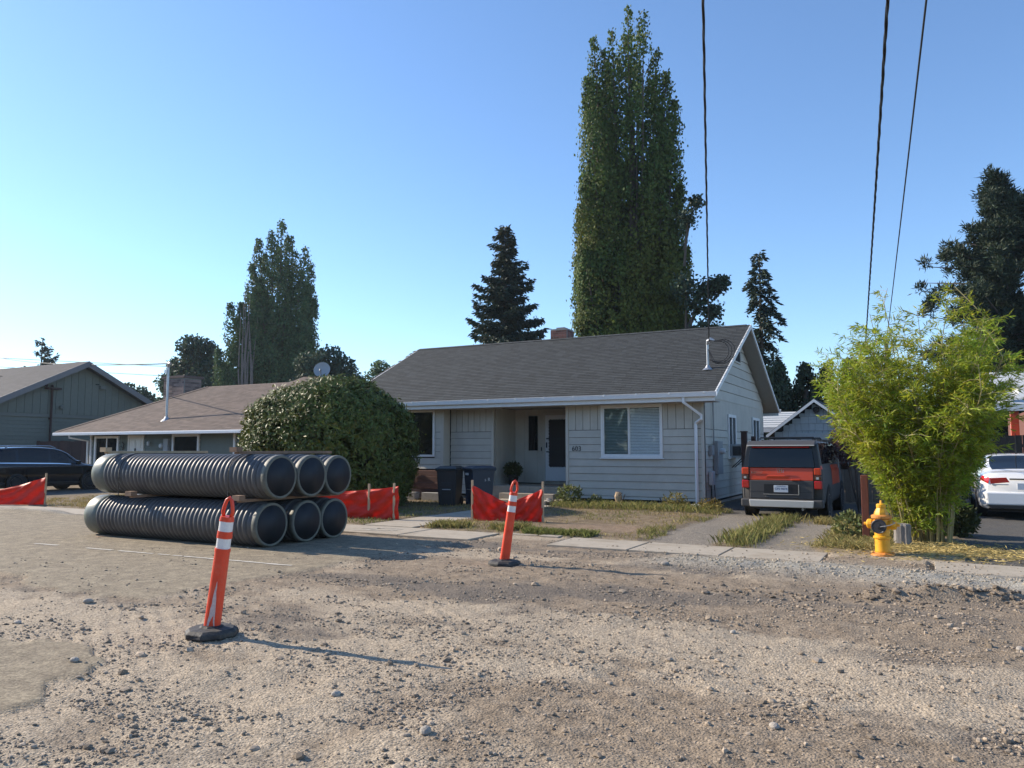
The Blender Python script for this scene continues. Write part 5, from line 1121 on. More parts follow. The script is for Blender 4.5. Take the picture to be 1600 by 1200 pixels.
# black estate on the left drive, nose to the house
bs = thing('black_estate_car', 'glossy black estate car parked in the left neighbour drive', 'car', (-29.5, 15.0, 0), R(0))
lo = [(.78, .26), (.87, .36), (.91, .62), (.90, .93)]
S_ = [(0, [(.62, .40), (.70, .5), (.76, .70), (.76, .95), (.74, 1.05), (.68, 1.25), (.60, 1.40), (.3, 1.45), (0, 1.46)]), (.12, [(.74, .32), (.82, .42), (.86, .68), (.85, .97), (.82, 1.07), (.74, 1.35), (.65, 1.55), (.3, 1.60), (0, 1.61)]),
      (.7, lo + [(.86, 1.06), (.76, 1.40), (.66, 1.60), (.3, 1.65), (0, 1.66)]), (1.6, lo + [(.86, 1.04), (.76, 1.42), (.66, 1.63), (.3, 1.68), (0, 1.69)]), (2.5, lo + [(.86, 1.02), (.75, 1.39), (.64, 1.58), (.3, 1.63), (0, 1.64)]),
      (2.95, lo + [(.86, 1.0), (.77, 1.26), (.66, 1.42), (.3, 1.47), (0, 1.48)]), (3.55, lo + [(.85, .98), (.78, 1.02), (.64, 1.06), (.3, 1.09), (0, 1.09)]), (4.35, [(.76, .3), (.84, .4), (.86, .62), (.80, .82), (.74, .90), (.6, .94), (.45, .95), (.2, .96), (0, .96)]),
      (4.65, [(.6, .36), (.64, .44), (.66, .56), (.64, .70), (.6, .76), (.5, .78), (.3, .79), (.15, .79), (0, .79)])]
B = Body(S_, 7, 5); part('body', B.shell(), M['car_black'], bs, smooth=True)
for s in (1, -1):
    for u0, u1 in ((1.3, 2.35), (2.45, 3.6), (3.68, 4.9)): part('side_window', B.patch((u0, u1), (4.2, lambda t: 5.75), .006, s), M['privacy'], bs, smooth=True)
    part('window_trim', B.patch((1.2, 5.3), (4.02, 4.14), .008, s, 20), M['chrome'], bs, smooth=True)
    part('sill_cladding', B.patch((.6, 7.2), (0, 1.1), .006, s, 16), M['car_grey'], bs, smooth=True)
    for y in (1.0, 3.72):
        part('wheel_well', MB().lathe([(.001, s * .006), (.40, s * .006)] if s < 0 else [(.40, s * .006), (.001, s * .006)], 24, (s * .905, y, .38), 'x'), M['black'], bs)
        wheel(bs, s * .81, y, .36, .23, s)
    part('wing_mirror', MB().box((min(s * .93, s * 1.13), 3.1, 1.0), (max(s * .93, s * 1.13), 3.22, 1.16)), M['car_black'], bs, bevel=.04)
    part('roof_rail', MB().tube([(s * .62, .7, 1.63), (s * .62, .85, 1.70), (s * .62, 2.3, 1.69), (s * .62, 2.5, 1.61)], .02, 6), M['chrome'], bs)
    part('tail_lamp', B.patch((.02, .9), (3.4, 4.3), .01, s), M['lamp_red'], bs, smooth=True)
part('underbody', box((-.7, .3, .2), (.7, 4.3, .4)), M['black'], bs)

# ---------------------------------------------------------------- overhead cables
def cable(label, A, B_, sag, r, twist=0, n=60, knots=0):
    A, B_ = Vector(A), Vector(B_); pts = []
    for k in range(n + 1):
        t = k / n; p = A.lerp(B_, t); p.z -= sag * 4 * t * (1 - t); pts.append(p)
    t_ = thing('overhead_cable', label, 'cable', A, 0, 'overhead cables')
    if twist:
        for ph in (0, 2.1, 4.2):
            q = [p + Vector((math.cos(ph + k * twist), 0, math.sin(ph + k * twist))) * r * 1.0 for k, p in enumerate(pts)]
            obj('strand', MB().tube(q, r * .8, 5), M['wire'], t_)
    else: obj('strand', MB().tube(pts, r, 5), M['wire'], t_)
    return t_
A1, B1 = (1.0, -4.0, 7.75), (-5.2, 21.44, 4.60)
cable('twisted cable running down to the weatherhead on the charcoal roof', A1, B1, .22, .010, .9, 110)
cable('thicker twisted cable, the middle one of the three overhead', (.78, -4.0, 7.05), (-1.87, 31.9, 4.95), .12, .012, 1.1, 130)
cable('plain thin cable, the rightmost of the three overhead', (.94, -4.0, 6.8), (-1.07, 31.0, 5.43), .10, .012)
up = thing('cable_mast', 'slim wooden cable mast hidden behind the bamboo', 'mast', (-1.07, 31, 0))
obj('pole', MB().tube([(-1.07, 31, 0), (-1.07, 31, 5.5)], .07, 8), M['bark'], up); obj('crossarm', box((-1.95, 30.95, 4.9), (-1.0, 31.9, 4.98)), M['bark'], up)
cable('thin cable from the brown roof mast away over the olive gable', (-28.4, 21.95, 5.24), (-92, 46, 12.4), .55, .028)
cable('faint far cable beyond the olive gable, the upper one', (-110, 43.5, 13.2), (-55, 71, 9.9), .0, .03)
cable('faint far cable beyond the olive gable, the lower one', (-110, 43.5, 12.2), (-55, 71, 8.7), .0, .03)
cable('dark cable running in to the bracket on the olive gable wall', (-50, 24.6, 5.45), (-41.9, 25.05, 5.0), .05, .022)
cable('dark cable crossing the olive roof to the vent on the gable wall', (-50, 24.4, 6.15), (-41.8, 27.7, 5.3), .05, .022)

# ---------------------------------------------------------------- foliage
def unit(v): return v / (np.linalg.norm(v, axis=-1, keepdims=True) + 1e-9)
def rdir(n): return unit(rng.normal(0, 1, (n, 3)))
def leaves(C, D, L, W, fold=.0, N=None):
    """one folded diamond per leaf: C base points, D directions, L lengths, W widths, N the way the blades face"""
    n = len(C); S = unit(np.cross(D, rdir(n) if N is None else N)); U = np.cross(S, D)
    L = np.broadcast_to(L, n)[:, None]; W = np.broadcast_to(W, n)[:, None]
    mid = C + D * L * .45
    V = np.stack([C, mid + S * W * .5 + U * W * fold, C + D * L, mid - S * W * .5 + U * W * fold], 1).reshape(-1, 3)
    return V, np.arange(4 * n).reshape(-1, 4)
def foliage(name, parts, m, parent, kind=None):
    Vs, Fs, Cs, o = [], [], [], 0
    for V, F, c in parts: Vs.append(V); Fs.append(F + o); Cs.append(np.repeat(c, 4, 0)); o += len(V)
    V = np.concatenate(Vs) - (np.array(ORG.get(parent.name, Vector())) if parent else 0)
    ob = link(name, mesh(name, V, np.concatenate(Fs), m, col=np.concatenate(Cs)), parent)
    if kind: ob['kind'] = kind
    return ob
def tints(n, lo=.65, hi=1.35, warm=None):
    t = rng.uniform(lo, hi, (n, 1)) * np.ones((1, 3)); w = rng.normal(0, .10, n)
    if warm is not None: w = w + warm
    t[:, 0] *= 1 + np.clip(w, -.3, 1.2); t[:, 2] *= 1 - np.clip(w, -.3, .6) * .5
    return t
def spindle(a, b, r, n, size, prof=lambda t: np.sin(np.pi * np.clip(t * .85 + .13, 0, 1)) ** .75, up=.5, warm=0, seed=1, gap=.42, lo=.65, hi=1.35):
    """leaf clumps round the upright limb a-b"""
    a, b = np.array(a, float), np.array(b, float); ln_ = np.linalg.norm(b - a)
    t = rng.random(n * 2); th = rng.uniform(0, 2 * np.pi, n * 2)
    nn = fbm(t * ln_ * 1.1 + seed * 13, th * r * 1.6 + seed * 7, seed, 3); k = rng.random(n * 2) < sst(gap - .06, gap + .14, nn); t, th, nn = t[k][:n], th[k][:n], nn[k][:n]; m_ = len(t)
    rad = r * prof(t) * (.40 + .95 * nn + rng.normal(0, .09, m_))
    ax = a + (b - a) * t[:, None]; out = np.stack([np.cos(th), np.sin(th), np.zeros(m_)], 1)
    C = ax + out * rad[:, None] + rng.normal(0, size * .6, (m_, 3))
    q = rdir(m_); D = unit(q - out * (q * out).sum(1, keepdims=True) * .8 + np.array([0, 0, up])); L = size * rng.uniform(.7, 1.3, m_)
    V, F = leaves(C, D, L, L * .85, .1, out + rdir(m_) * .55)
    return V, F, tints(m_, lo, hi, warm if np.isscalar(warm) else warm(C)) * (.72 + .56 * fbm(C[:, 0] * 1.3 + seed, C[:, 2] * .9 + C[:, 1], seed + 5, 2))[:, None]
def limb(pts, r, n=7): return MB().tube(pts, r, n)
def tree(name, label, cat, base, group=None): return thing(name, label, cat, base, 0, group)

# the tall poplar behind the grey house
bx, by = -14.6, 42.3
t = tree('poplar_tree', 'very tall upright poplar towering behind the charcoal roof', 'tree', (bx, by, 0))
obj('trunk', MB().tube([(bx, by, -.2), (bx, by, 5), (bx + .1, by, 14), (bx, by, 24)], [.75, .6, .35, .06], 10), M['bark'], t)
cx, cy = .8818, .4716                                 # the street-wise direction across the view, to lay the leaders out
lead = [(-2.2, 26.0, .85), (-.2, 27.7, 1.1), (-1.1, 26.6, 1.0), (.6, 26.9, 1.0), (1.5, 25.3, 1.05), (2.45, 21.8, 1.1), (-2.6, 23.5, .95), (2.0, 23.6, 1.0), (-1.6, 25.2, 1.0), (-2.9, 17.5, 1.1), (2.7, 17, 1.05), (.2, 22, 1.4), (-1.3, 20.5, 1.3), (1.2, 19, 1.3), (-2.2, 15, 1.3), (2.2, 14, 1.3), (0, 16.5, 1.6), (-3.0, 13, 1.1), (2.95, 13.2, 1.1), (-1, 12.5, 1.5), (1, 11.5, 1.5), (2.6, 10.5, 1.2), (-2.6, 10.5, 1.2)]
ps = []; lim = MB()
for k, (u, top, r) in enumerate(lead):
    for dv in ((-.9, .9) if k % 2 else (-.3, 1.3)):
        v = dv * random.uniform(.6, 1.5); a = (bx + cx * u * .55 - cy * v * .5, by + cy * u * .55 + cx * v * .5, 4.5 + random.uniform(0, 2)); b = (bx + cx * u - cy * v, by + cy * u + cx * v, top - (0 if dv < 0 else random.uniform(.5, 2.5)))
        ps.append(spindle(a, b, r * random.uniform(.8, 1.05), 4200, .17, up=.7, seed=k * 2 + (dv > 0) + 3, gap=.39, warm=lambda C: .32 * np.exp(-((C[:, 2] - 11.5) / 4.5) ** 2) * sst(.35, .6, fbm(C[:, 0] * .6 + 3, C[:, 2] * .35, 19))))
        lim.tube([(bx, by, 3), tuple(np.array(a) * .6 + np.array(b) * .4), b], [.2, .09, .015], 5)
pp = []
for V, F, c in ps:                                    # upright clefts between the leaders
    q = V.reshape(-1, 4, 3); z = q[:, 0, 2]; an = np.arctan2(q[:, 0, 1] - by, q[:, 0, 0] - bx); k = rng.random(len(q)) < .12 + .88 * sst(.33, .45, fbm(an * 2.6 + 20, z * .20 + 4, 71, 3)); pp.append((q[k].reshape(-1, 3), np.arange(4 * k.sum()).reshape(-1, 4), c[k]))
foliage('crown', pp, M['leaf_poplar'], t); obj('limb', lim, M['bark'], t, kind='stuff')
# slighter broadleaf tree whose branches reach out right of the poplar
bx2, by2 = -10.6, 41.0
t = tree('broadleaf_tree', 'dark broadleaf tree with bare reaching branches right of the tall poplar', 'tree', (bx2, by2, 0))
br = MB(); br.tube([(bx2 - 1, by2, 0), (bx2 - .8, by2, 4), (bx2 - .5, by2, 7)], [.3, .22, .12], 8); ps = []
for u, z, r, n in ((1.15, 10.4, .55, 420), (1.5, 10.7, .35, 260), (.55, 10.2, .6, 500), (.0, 9.4, .7, 420), (.9, 9.0, .6, 380), (-.6, 10.4, .8, 420), (.9, 8.0, .55, 300), (1.1, 7.3, .5, 260), (.2, 7.8, .7, 400), (.1, 15.1, .5, 260), (-.4, 14.2, .6, 300)):
    c = np.array([bx2 + cx * u, by2 + cy * u, z]); br.tube([(bx2 - .6, by2, z - 2.6), tuple(c * .6 + np.array([bx2 - .4, by2, z - 1]) * .4), tuple(c)], [.08, .045, .012], 5)
    C = c + rng.normal(0, r * .42, (n, 3)); V, F = leaves(C, rdir(n), .2 * rng.uniform(.7, 1.3, n), .16, .1); ps.append((V, F, tints(n, .5, 1.1)))
foliage('crown', ps, M['leaf_far'], t); obj('trunk', br, M['bark'], t)

# poplars to the left, far
def at_view(u, d): return (-.4716 * d + .8818 * u, .8818 * d + .4716 * u)   # u metres across the view at d metres away: layout only
bxl, byl = at_view(-23.0, 75)
t = tree('poplar_tree', 'tall far poplar group with grey dead stems left of the big shrub', 'tree', (bxl, byl, 0)); ps = []; lim = MB(); dead = MB()
for k, (u, top, r, z0) in enumerate([(-24.8, 22.0, 1.0, 7), (-23.6, 22.8, 1.1, 7), (-22.6, 23.8, 1.15, 6), (-21.7, 22.3, 1.1, 6), (-20.2, 21.2, 1.0, 5), (-20.6, 19, 1.1, 3), (-22, 19, 1.6, 3), (-24.6, 18, 1.1, 8), (-25.4, 19.5, .8, 11), (-27.4, 15.6, 1.0, 6), (-26.3, 15.7, .8, 8), (-28.4, 11.2, .9, 2), (-26.9, 11.5, 1.1, 2), (-23.3, 13.5, 1.5, 2), (-21.5, 14, 1.5, 2), (-20.3, 13.8, 1.4, 2), (-19.8, 17.5, .8, 6), (-22.5, 9.5, 1.6, 1), (-27.5, 8.6, 1.3, 1), (-20, 10, 1.5, 1)]):
    for dv in (-1.0, .8):
        a = at_view(u * .8 - 23 * .2, 75 + dv); b = at_view(u, 75 + dv * 1.2)
        ps.append(spindle((*a, z0), (*b, top - (dv > 0) * 1.0), r * .92, 2500, .2, up=.6, seed=k + 40, gap=.42)); lim.tube([(bxl, byl, 2), (*b, top - .5)], [.2, .02], 5)
for k in range(11):
    u = random.uniform(-26.1, -24.6); h_ = random.uniform(11, 16.5); a = at_view(u + .3, 73.2); b = at_view(u + random.uniform(-.3, .3), 73); dead.tube([(*a, 1), (*b, h_ * .6), (*at_view(u + random.uniform(-.5, .5), 73), h_)], [.12, .07, .02], 5)
foliage('crown', ps, M['leaf_poplar_far'], t); obj('trunk', lim, M['bark'], t); obj('dead_stem', dead, M['bark_grey'], t, kind='stuff')

def blob_tree(name, label, u, d, zc, blobs, size, m, n, tr=.25, lo=.6, hi=1.3, gap=.4):
    x, y = at_view(u, d); t = tree(name, label, 'tree', (x, y, 0)); ps = []; g = MB().tube([(x, y, -.2), (x, y, zc * .5), (x + .2, y, zc)], [tr, tr * .8, tr * .3], 8)
    for k, (du, z, r) in enumerate(blobs):
        c = np.array([*at_view(u + du, d + random.uniform(-1, 1) * r), z]); g.tube([(x, y, zc * .45), tuple((c + np.array([x, y, z * .7])) / 2), tuple(c)], [tr * .5, tr * .25, .02], 5)
        mN = int(n * r * r); q = rdir(mN * 2); nn = fbm(q[:, 0] * 2.5 + q[:, 2] * 1.7 + k * 9, q[:, 1] * 2.5 - q[:, 2] + k, 5 + k, 3); q = q[nn > gap + rng.normal(0, .04, len(nn))][:mN]; nn = nn[:len(q)]
        rad = r * (.72 + rng.uniform(-.25, .32, len(q))); C = c + q * rad[:, None] * np.array([1, 1, .85]); D = unit(q * .5 + rdir(len(q)) + np.array([0, 0, -.1])); L = size * rng.uniform(.7, 1.3, len(q))
        V, F = leaves(C, D, L, L * .8, .1, q + rdir(len(q)) * .6); ps.append((V, F, tints(len(q), lo, hi)))
    foliage('crown', ps, m, t); obj('trunk', g, M['bark'], t); return t
random.seed(11)
blob_tree('round_tree', 'dark round broadleaf tree behind the brick chimney', -33.4, 80, 11, [(0, 12.2, 1.6), (1.0, 11.8, 1.5), (-1.6, 10.2, 1.6), (1.9, 10.0, 1.5), (-2.3, 8.4, 1.5), (.2, 9.6, 1.9), (2.6, 8.0, 1.5), (-1, 7.2, 1.9), (1.2, 6.8, 2.0), (-2.9, 6.2, 1.2), (2.8, 5.8, 1.3), (0, 4.8, 2.2), (-2, 4.4, 1.6), (2.2, 4, 1.6)], .34, M['leaf_far'], 420, .35)
blob_tree('round_tree', 'rounded broadleaf tree right of the far poplars above the brown roof', -16.9, 70, 9, [(0, 9.8, 1.5), (-1.2, 9.2, 1.4), (1.2, 9.0, 1.4), (2.2, 7.6, 1.4), (-1.9, 7.6, 1.6), (.3, 7.8, 1.9), (3.0, 6.0, 1.3), (1.3, 6.0, 1.8), (-1.2, 5.8, 1.9), (3.6, 4.6, 1.1), (0, 4.2, 2.2), (2.2, 3.8, 1.6), (-2.2, 4, 1.6)], .3, M['leaf_far'], 480, .35)
blob_tree('airy_tree', 'thin pale tree seen beyond the left end of the charcoal roof', -14.6, 85, 8, [(0, 10.6, 1.0), (-.8, 9.7, .9), (.9, 9.6, .9), (1.6, 8.6, .9), (0, 8.4, 1.2), (-1.4, 7.8, .9), (2.4, 8.8, .6), (.6, 7, 1.3)], .3, M['leaf_poplar_far'], 420, .2, .9, 1.5, .47)
blob_tree('small_tree', 'small tree top peeking over the olive gable beside the brick chimney', -41.6, 85, 6, [(-.9, 8.3, .7), (.1, 8.0, .7), (1.0, 7.4, .7), (1.7, 6.6, .6), (-.4, 7, 1.0), (.9, 6.2, .9), (3.0, 5.8, .6), (3.6, 5.0, .7)], .3, M['leaf_far'], 520, .2)

def conifer(name, label, x, y, h, base_r, nb, m, needle=.3, droop=.25, z0=.12, ragged=.35, per=16, brown_top=0, up=0, tr=.3, spread=1.0, tipu=.0, cards=9):
    t = tree(name, label, 'tree', (x, y, 0)); g = MB().tube([(x, y, -.2), (x, y, h * .5), (x + .05, y, h * .985)], [tr, tr * .6, .025], 8); Cs, Ds, Ws = [], [], []
    for k in range(nb):
        f = z0 + (1 - z0) * (k + random.random()) / nb; f = f ** .92; z = h * f
        ln_ = base_r * (1 - f) ** .82 * random.uniform(1 - ragged, 1 + ragged) + .18; az = random.uniform(0, 2 * math.pi); out = np.array([math.cos(az), math.sin(az), 0]); side = np.array([-out[1], out[0], 0])
        n = max(3, int(ln_ * per)); s = np.linspace(.08, 1, n); pz = z + ln_ * (up * s - droop * s * s * 1.2 + tipu * s ** 3)
        P_ = np.array([x, y, 0]) + out * (s * ln_)[:, None]; P_[:, 2] = pz
        if k % 2 == 0: g.tube([tuple(P_[0]), tuple(P_[n // 2]), tuple(P_[-1])], [.05 * tr / .3, .03 * tr / .3, .008], 4)
        for q in range(cards):
            w = (1 - s) * .30 * ln_ + .10; C = P_ + side * (rng.normal(0, 1, n) * w * .55 * spread)[:, None] + rng.normal(0, .07, (n, 3)); C[:, 2] -= np.abs(rng.normal(0, .12, n)) * (1.2 * w + .2)
            Cs.append(C); Ds.append(unit(out * .7 + side * rng.normal(0, .8, n)[:, None] + np.array([0, 0, -.35]) + rng.normal(0, .35, (n, 3))))
    C, D = np.concatenate(Cs), np.concatenate(Ds); n = len(C); L = needle * rng.uniform(.6, 1.3, n); V, F = leaves(C, D, L, L * .36, .1); ti = tints(n, .55, 1.25)
    if brown_top:
        b_ = sst(h * (1 - brown_top), h, C[:, 2]) * (rng.random(n) < .5); ti = ti * (1 - b_[:, None]) + b_[:, None] * np.array([2.6, 1.35, .9]) * rng.uniform(.5, 1.1, (n, 1))
    foliage('crown', [(V, F, ti)], m, t); obj('trunk', g, M['bark'], t); return t
random.seed(5)
conifer('spruce_tree', 'dark ragged spruce with brown cones at its top behind the grey house', -25.9, 47.3, 17.5, 4.2, 210, M['needle'], .34, .42, .04, .5, 14, .22, .12, .35, tipu=.50, spread=1.2)
conifer('conifer_tree', 'thin drooping conifer right of the charcoal gable', -9.0, 50.9, 14.5, 2.7, 74, M['needle'], .36, .75, .06, .45, 13, .0, .12, .25, cards=8)
conifer('conifer_tree', 'small open conifer top above the olive gable roof', -80.6, 46.9, 13.1, 4.4, 34, M['needle'], .42, -.1, .25, .3, 10, 0, .30, .3, spread=.45, cards=6)
conifer('conifer_tree', 'low conifer tip beside the red chimney on the charcoal roof', -20.5, 52.5, 9.6, 2.3, 60, M['needle'], .34, .1, .2, .35, 14, 0, .2, .2)
conifer('conifer_tree', 'small dark conifer left of the brick chimney base', -69.3, 55.0, 6.0, 2.2, 40, M['needle_dark'], .4, .3, .1, .35, 9, 0, .2, .25)
# big dark pine at the right edge: whorls of rounded needle tufts
px_, py_ = 4.4, 52.4; h_ = 17.0
t = tree('pine_tree', 'big dark pine behind the bamboo at the right edge', 'tree', (px_, py_, 0)); g = MB().tube([(px_, py_, -.2), (px_, py_, 9), (px_, py_, h_ * .97)], [.45, .32, .05], 9); Cs, Ds = [], []
for k in range(150):
    f = .10 + .90 * ((k + random.random()) / 150) ** .95; z = h_ * f; lf = (math.sin(min(1, (1 - f) * 1.9) * math.pi / 2)) * 4.6 * random.uniform(.45, 1.12) + .15; az = random.uniform(0, 6.283)
    e = np.array([px_ + math.cos(az) * lf, py_ + math.sin(az) * lf, z + .12 * lf + random.uniform(-.2, .3)]); g.tube([(px_, py_, z - .25), tuple((e + np.array([px_, py_, z])) / 2 - np.array([0, 0, .1])), tuple(e)], [.09, .05, .015], 5)
    for j in range(4 + int(lf)):
        c = e * (1 - .16 * j) + np.array([px_, py_, z]) * .16 * j + rng.normal(0, .28, 3); n = 120; d = unit(rdir(n) + np.array([0, 0, .55])); Cs.append(c + d * rng.uniform(.0, .2, (n, 1)) + rng.normal(0, .13, (n, 3))); Ds.append(d)
C, D = np.concatenate(Cs), np.concatenate(Ds); n = len(C); V, F = leaves(C, D, rng.uniform(.22, .42, n), .075, .1)
foliage('crown', [(V, F, tints(n, .45, 1.0))], M['needle_dark'], t); obj('trunk', g, M['bark'], t)
# clipped evergreen row behind the shed
for k, (u, d, h_, r, lab) in enumerate([(13.05, 39, 5.6, .75, 'leftmost'), (13.75, 39.3, 5.85, .72, 'second from the left'), (14.9, 38.8, 5.75, .66, 'middle'), (16.0, 39, 5.6, .6, 'second from the right'), (17.1, 38.6, 5.95, .75, 'rightmost'), (11.9, 39.5, 5.4, .75, 'hidden')]):
    x, y = at_view(u, d); lab_ = {'hidden': 'dark upright evergreen right beside the grey gable wall edge'}.get(lab, f'dark upright evergreen behind the pale shed, {lab} of the open row')
    t = tree('evergreen_shrub', lab_, 'evergreen', (x, y, 0), 'upright evergreens behind the shed')
    foliage('crown', [spindle((x, y, .1), (x, y, h_), r, 5500, .16, lambda q: np.clip((1 - q) * 3.2, 0, 1) ** .6 * (.75 + .25 * np.sin(q * 3)), .9, seed=60 + k, gap=.36, lo=.5, hi=1.1)], M['needle_dark'], t)
    obj('trunk', MB().tube([(x, y, 0), (x, y, h_ * .8)], [r * .62, .1], 8), M['bark'], t)

# the big round shrub
sx, sy = -14.5, 16.5
t = tree('rhododendron_shrub', 'big dome shaped glossy shrub between the pipe stack and the grey house', 'shrub', (sx, sy, 0))
def dome(n, k):                                       # points on the lumpy dome
    q = rdir(n); q = q[q[:, 2] > -.45]; lump = 1 + .10 * (fbm(q[:, 0] * 3 + 5, q[:, 1] * 3 + q[:, 2] * 2, 8, 3) - .5) * 2
    P_ = np.sign(q) * np.abs(q) ** np.array([.86, .86, .76]); P_ = P_ * np.array([2.22, 2.1, 2.0]) * lump[:, None] * k; return P_ + np.array([sx, sy, 1.38]), unit(q)
Cs, Ds = [], []
P_, Nn = dome(10500, 1)
for j in range(7):
    C = P_ + Nn * rng.normal(0, .07, (len(P_), 1)); a = rdir(len(P_)); tang = unit(a - Nn * (a * Nn).sum(1, keepdims=True)); Cs.append(C); Ds.append(unit(tang + Nn * rng.uniform(.1, .8, (len(P_), 1)) - np.array([0, 0, .15])))
C, D = np.concatenate(Cs), np.concatenate(Ds); n = len(C); L = .125 * rng.uniform(.7, 1.25, n); V, F = leaves(C, D, L, L * .36, .12, np.tile(Nn, (7, 1)) + rdir(n) * .6)
foliage('crown', [(V, F, tints(n, .65, 1.4, .35 * (rng.random(n) < .18)))], M['leaf_rhodo'], t)
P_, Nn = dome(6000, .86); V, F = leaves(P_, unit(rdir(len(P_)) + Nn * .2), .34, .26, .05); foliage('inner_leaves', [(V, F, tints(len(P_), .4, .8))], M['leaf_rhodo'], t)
g = MB()
for k in range(16): a = k * .393; g.tube([(sx + .3 * math.cos(a), sy + .3 * math.sin(a), -.1), (sx + 1.0 * math.cos(a), sy + 1.0 * math.sin(a), 1.0), (sx + 1.6 * math.cos(a), sy + 1.5 * math.sin(a), 2.0)], [.06, .045, .02], 6)
obj('stem', g, M['bark'], t, kind='stuff')

# bamboo clump
bmx_, bmy_ = .02, 14.75
t = tree('bamboo_clump', 'tall yellow green bamboo clump behind the yellow hydrant', 'bamboo', (bmx_, bmy_, 0)); Cs, Ds = [], []; tw = MB(); random.seed(21)
up_ = np.array([0, 0, 1.])
ENV_Z, ENV_R = [0, .8, 1.2, 1.6, 2.2, 3.0, 3.6, 4.1, 4.7], [.45, .55, .78, 1.12, 1.58, 1.55, 1.25, .85, .35]
NCULM = 104
for k in range(NCULM):
    a = random.uniform(0, 6.283); r0 = random.uniform(0, .5); b0 = np.array([bmx_ + r0 * math.cos(a) * 1.0, bmy_ + r0 * math.sin(a) * .8, 0]); az = a + random.uniform(-.7, .7); ht = random.uniform(2.3, 4.25) if k % 3 else random.uniform(1.5, 2.6); lean = random.uniform(.10, .55) * (1 if k % 4 else 1.5) * (.62 if math.cos(az - .3) > .35 else 1)
    if k in (3, 9, 15, 21): ht = 4.5; lean = .16
    o_ = np.array([math.cos(az), math.sin(az), 0]); s = np.linspace(0, 1, 15); pts = b0 + o_ * (lean * ht * (s * .45 + s ** 2.3 * .55))[:, None]; pts[:, 2] = ht * (s - lean * .34 * s ** 3)
    env = np.interp(pts[:, 2], ENV_Z, ENV_R) * .92; dd = np.hypot(pts[:, 0] - bmx_ + .1, pts[:, 1] - bmy_); f_ = np.minimum(1, env / np.maximum(dd, 1e-3))[:, None]
    pts[:, :2] = np.array([bmx_ - .1, bmy_]) + (pts[:, :2] - np.array([bmx_ - .1, bmy_])) * f_
    rad = np.linspace(.013, .004, 15)
    if k < 46: obj('culm', MB().tube([tuple(p) for p in pts], list(rad), 6), M['culm'], t)
    else: tw.tube([tuple(p) for p in pts], list(rad), 5)
    n0_ = .30 if math.cos(az - .3) > .35 else 0
    for node in np.arange(.12 if k % 3 == 0 else .22, 1.0, .036):
        if node < n0_ or random.random() < .12: continue
        p = np.array([np.interp(node, s, pts[:, i_]) for i_ in range(3)])
        for q in range(3):
            d = unit(np.array([random.gauss(0, 1), random.gauss(0, 1), random.uniform(-.1, .9)]) + o_ * .4); ln_ = random.uniform(.16, .52) * (1.15 - .35 * node); e = p + d * ln_ - up_ * .12 * ln_
            if math.hypot(e[0] - bmx_ + .1, e[1] - bmy_) > np.interp(e[2], ENV_Z, ENV_R) * random.uniform(.85, 1.22): continue
            tw.tube([tuple(p), tuple((p + e) / 2 + up_ * .03), tuple(e)], [.004, .003, .0015], 3, False)
            n = 20; tt = rng.uniform(.3, 1.05, n); Cs.append(p + (e - p) * tt[:, None] + rng.normal(0, .02, (n, 3))); Ds.append(unit(d + rdir(n) * .85 + np.array([0, 0, -.35])))
C, D = np.concatenate(Cs), np.concatenate(Ds)
n = len(C); L = rng.uniform(.075, .15, n); V, F = leaves(C, D, L, L * .13 + .003, .15)
foliage('crown', [(V, F, tints(n, .6, 1.3, .5 * (fbm(C[:, 0] * 1.2 + 7, C[:, 2] * 1.2, 33) - .42) + .25 * (rng.random(n) < .08)))], M['leaf_bamboo'], t); obj('twigs', tw, M['culm'], t, kind='stuff')
def mound(name, label, cat, c, r, n, size, asp, m, lo=.6, hi=1.3, warm=0, group=None, zs=.8, stems=0, stem_m='bark'):
    t = tree(name, label, cat, (c[0], c[1], 0), group); q = rdir(n); C = np.array(c) + q * np.array([r, r, r * zs]) * rng.uniform(.35, 1.08, (n, 1)) ** .6; C[:, 2] = np.abs(C[:, 2])
    V, F = leaves(C, unit(q * .7 + rdir(n) + np.array([0, 0, .3])), size * rng.uniform(.6, 1.3, n), size * asp, .1); foliage('leaves', [(V, F, tints(n, lo, hi, warm))], m, t)
    g = MB()
    for k in range(max(3, stems)): a = random.uniform(0, 6.28); g.tube([(c[0], c[1], 0), (c[0] + r * .4 * math.cos(a), c[1] + r * .4 * math.sin(a), c[2] * .7), (c[0] + r * .8 * math.cos(a), c[1] + r * .8 * math.sin(a), c[2] + r * .5 * random.random())], [.015, .01, .004], 4)
    obj('stem', g, M[stem_m], t, kind='stuff'); return t
mound('garden_shrub', 'low dark green shrub right of the bamboo at the asphalt drive', 'shrub', (.36, 16.1, .30), .42, 2600, .10, .45, M['leaf_weed'], .35, .8)
mound('purple_shrub', 'purple leaved shrub between the boxy car and the bamboo', 'shrub', (-1.45, 20.6, 1.75), .62, 1500, .11, .5, M['leaf_purple'], .6, 1.4, 0, None, 1.0, 9)
mound('weed_clump', 'tall green weed clump at the porch step by the house corner board', 'weed', (-8.75, 19.75, .28), .36, 620, .10, .5, M['leaf_weed'], .7, 1.3)
mound('weed_clump', 'low weed tuft at the wall under the house number', 'weed', (-8.1, 20.1, .12), .22, 240, .08, .45, M['leaf_weed'], .7, 1.3)
mound('weed_clump', 'yellow green weed tuft beside the downspout stone', 'weed', (-5.75, 19.7, .16), .34, 420, .10, .3, M['leaf_weed'], .8, 1.5, .3)
mound('weed_clump', 'dry weed tuft at the corner of the grey house by the drive', 'weed', (-4.75, 19.3, .10), .3, 300, .10, .25, M['leaf_weed'], .8, 1.5, .5)
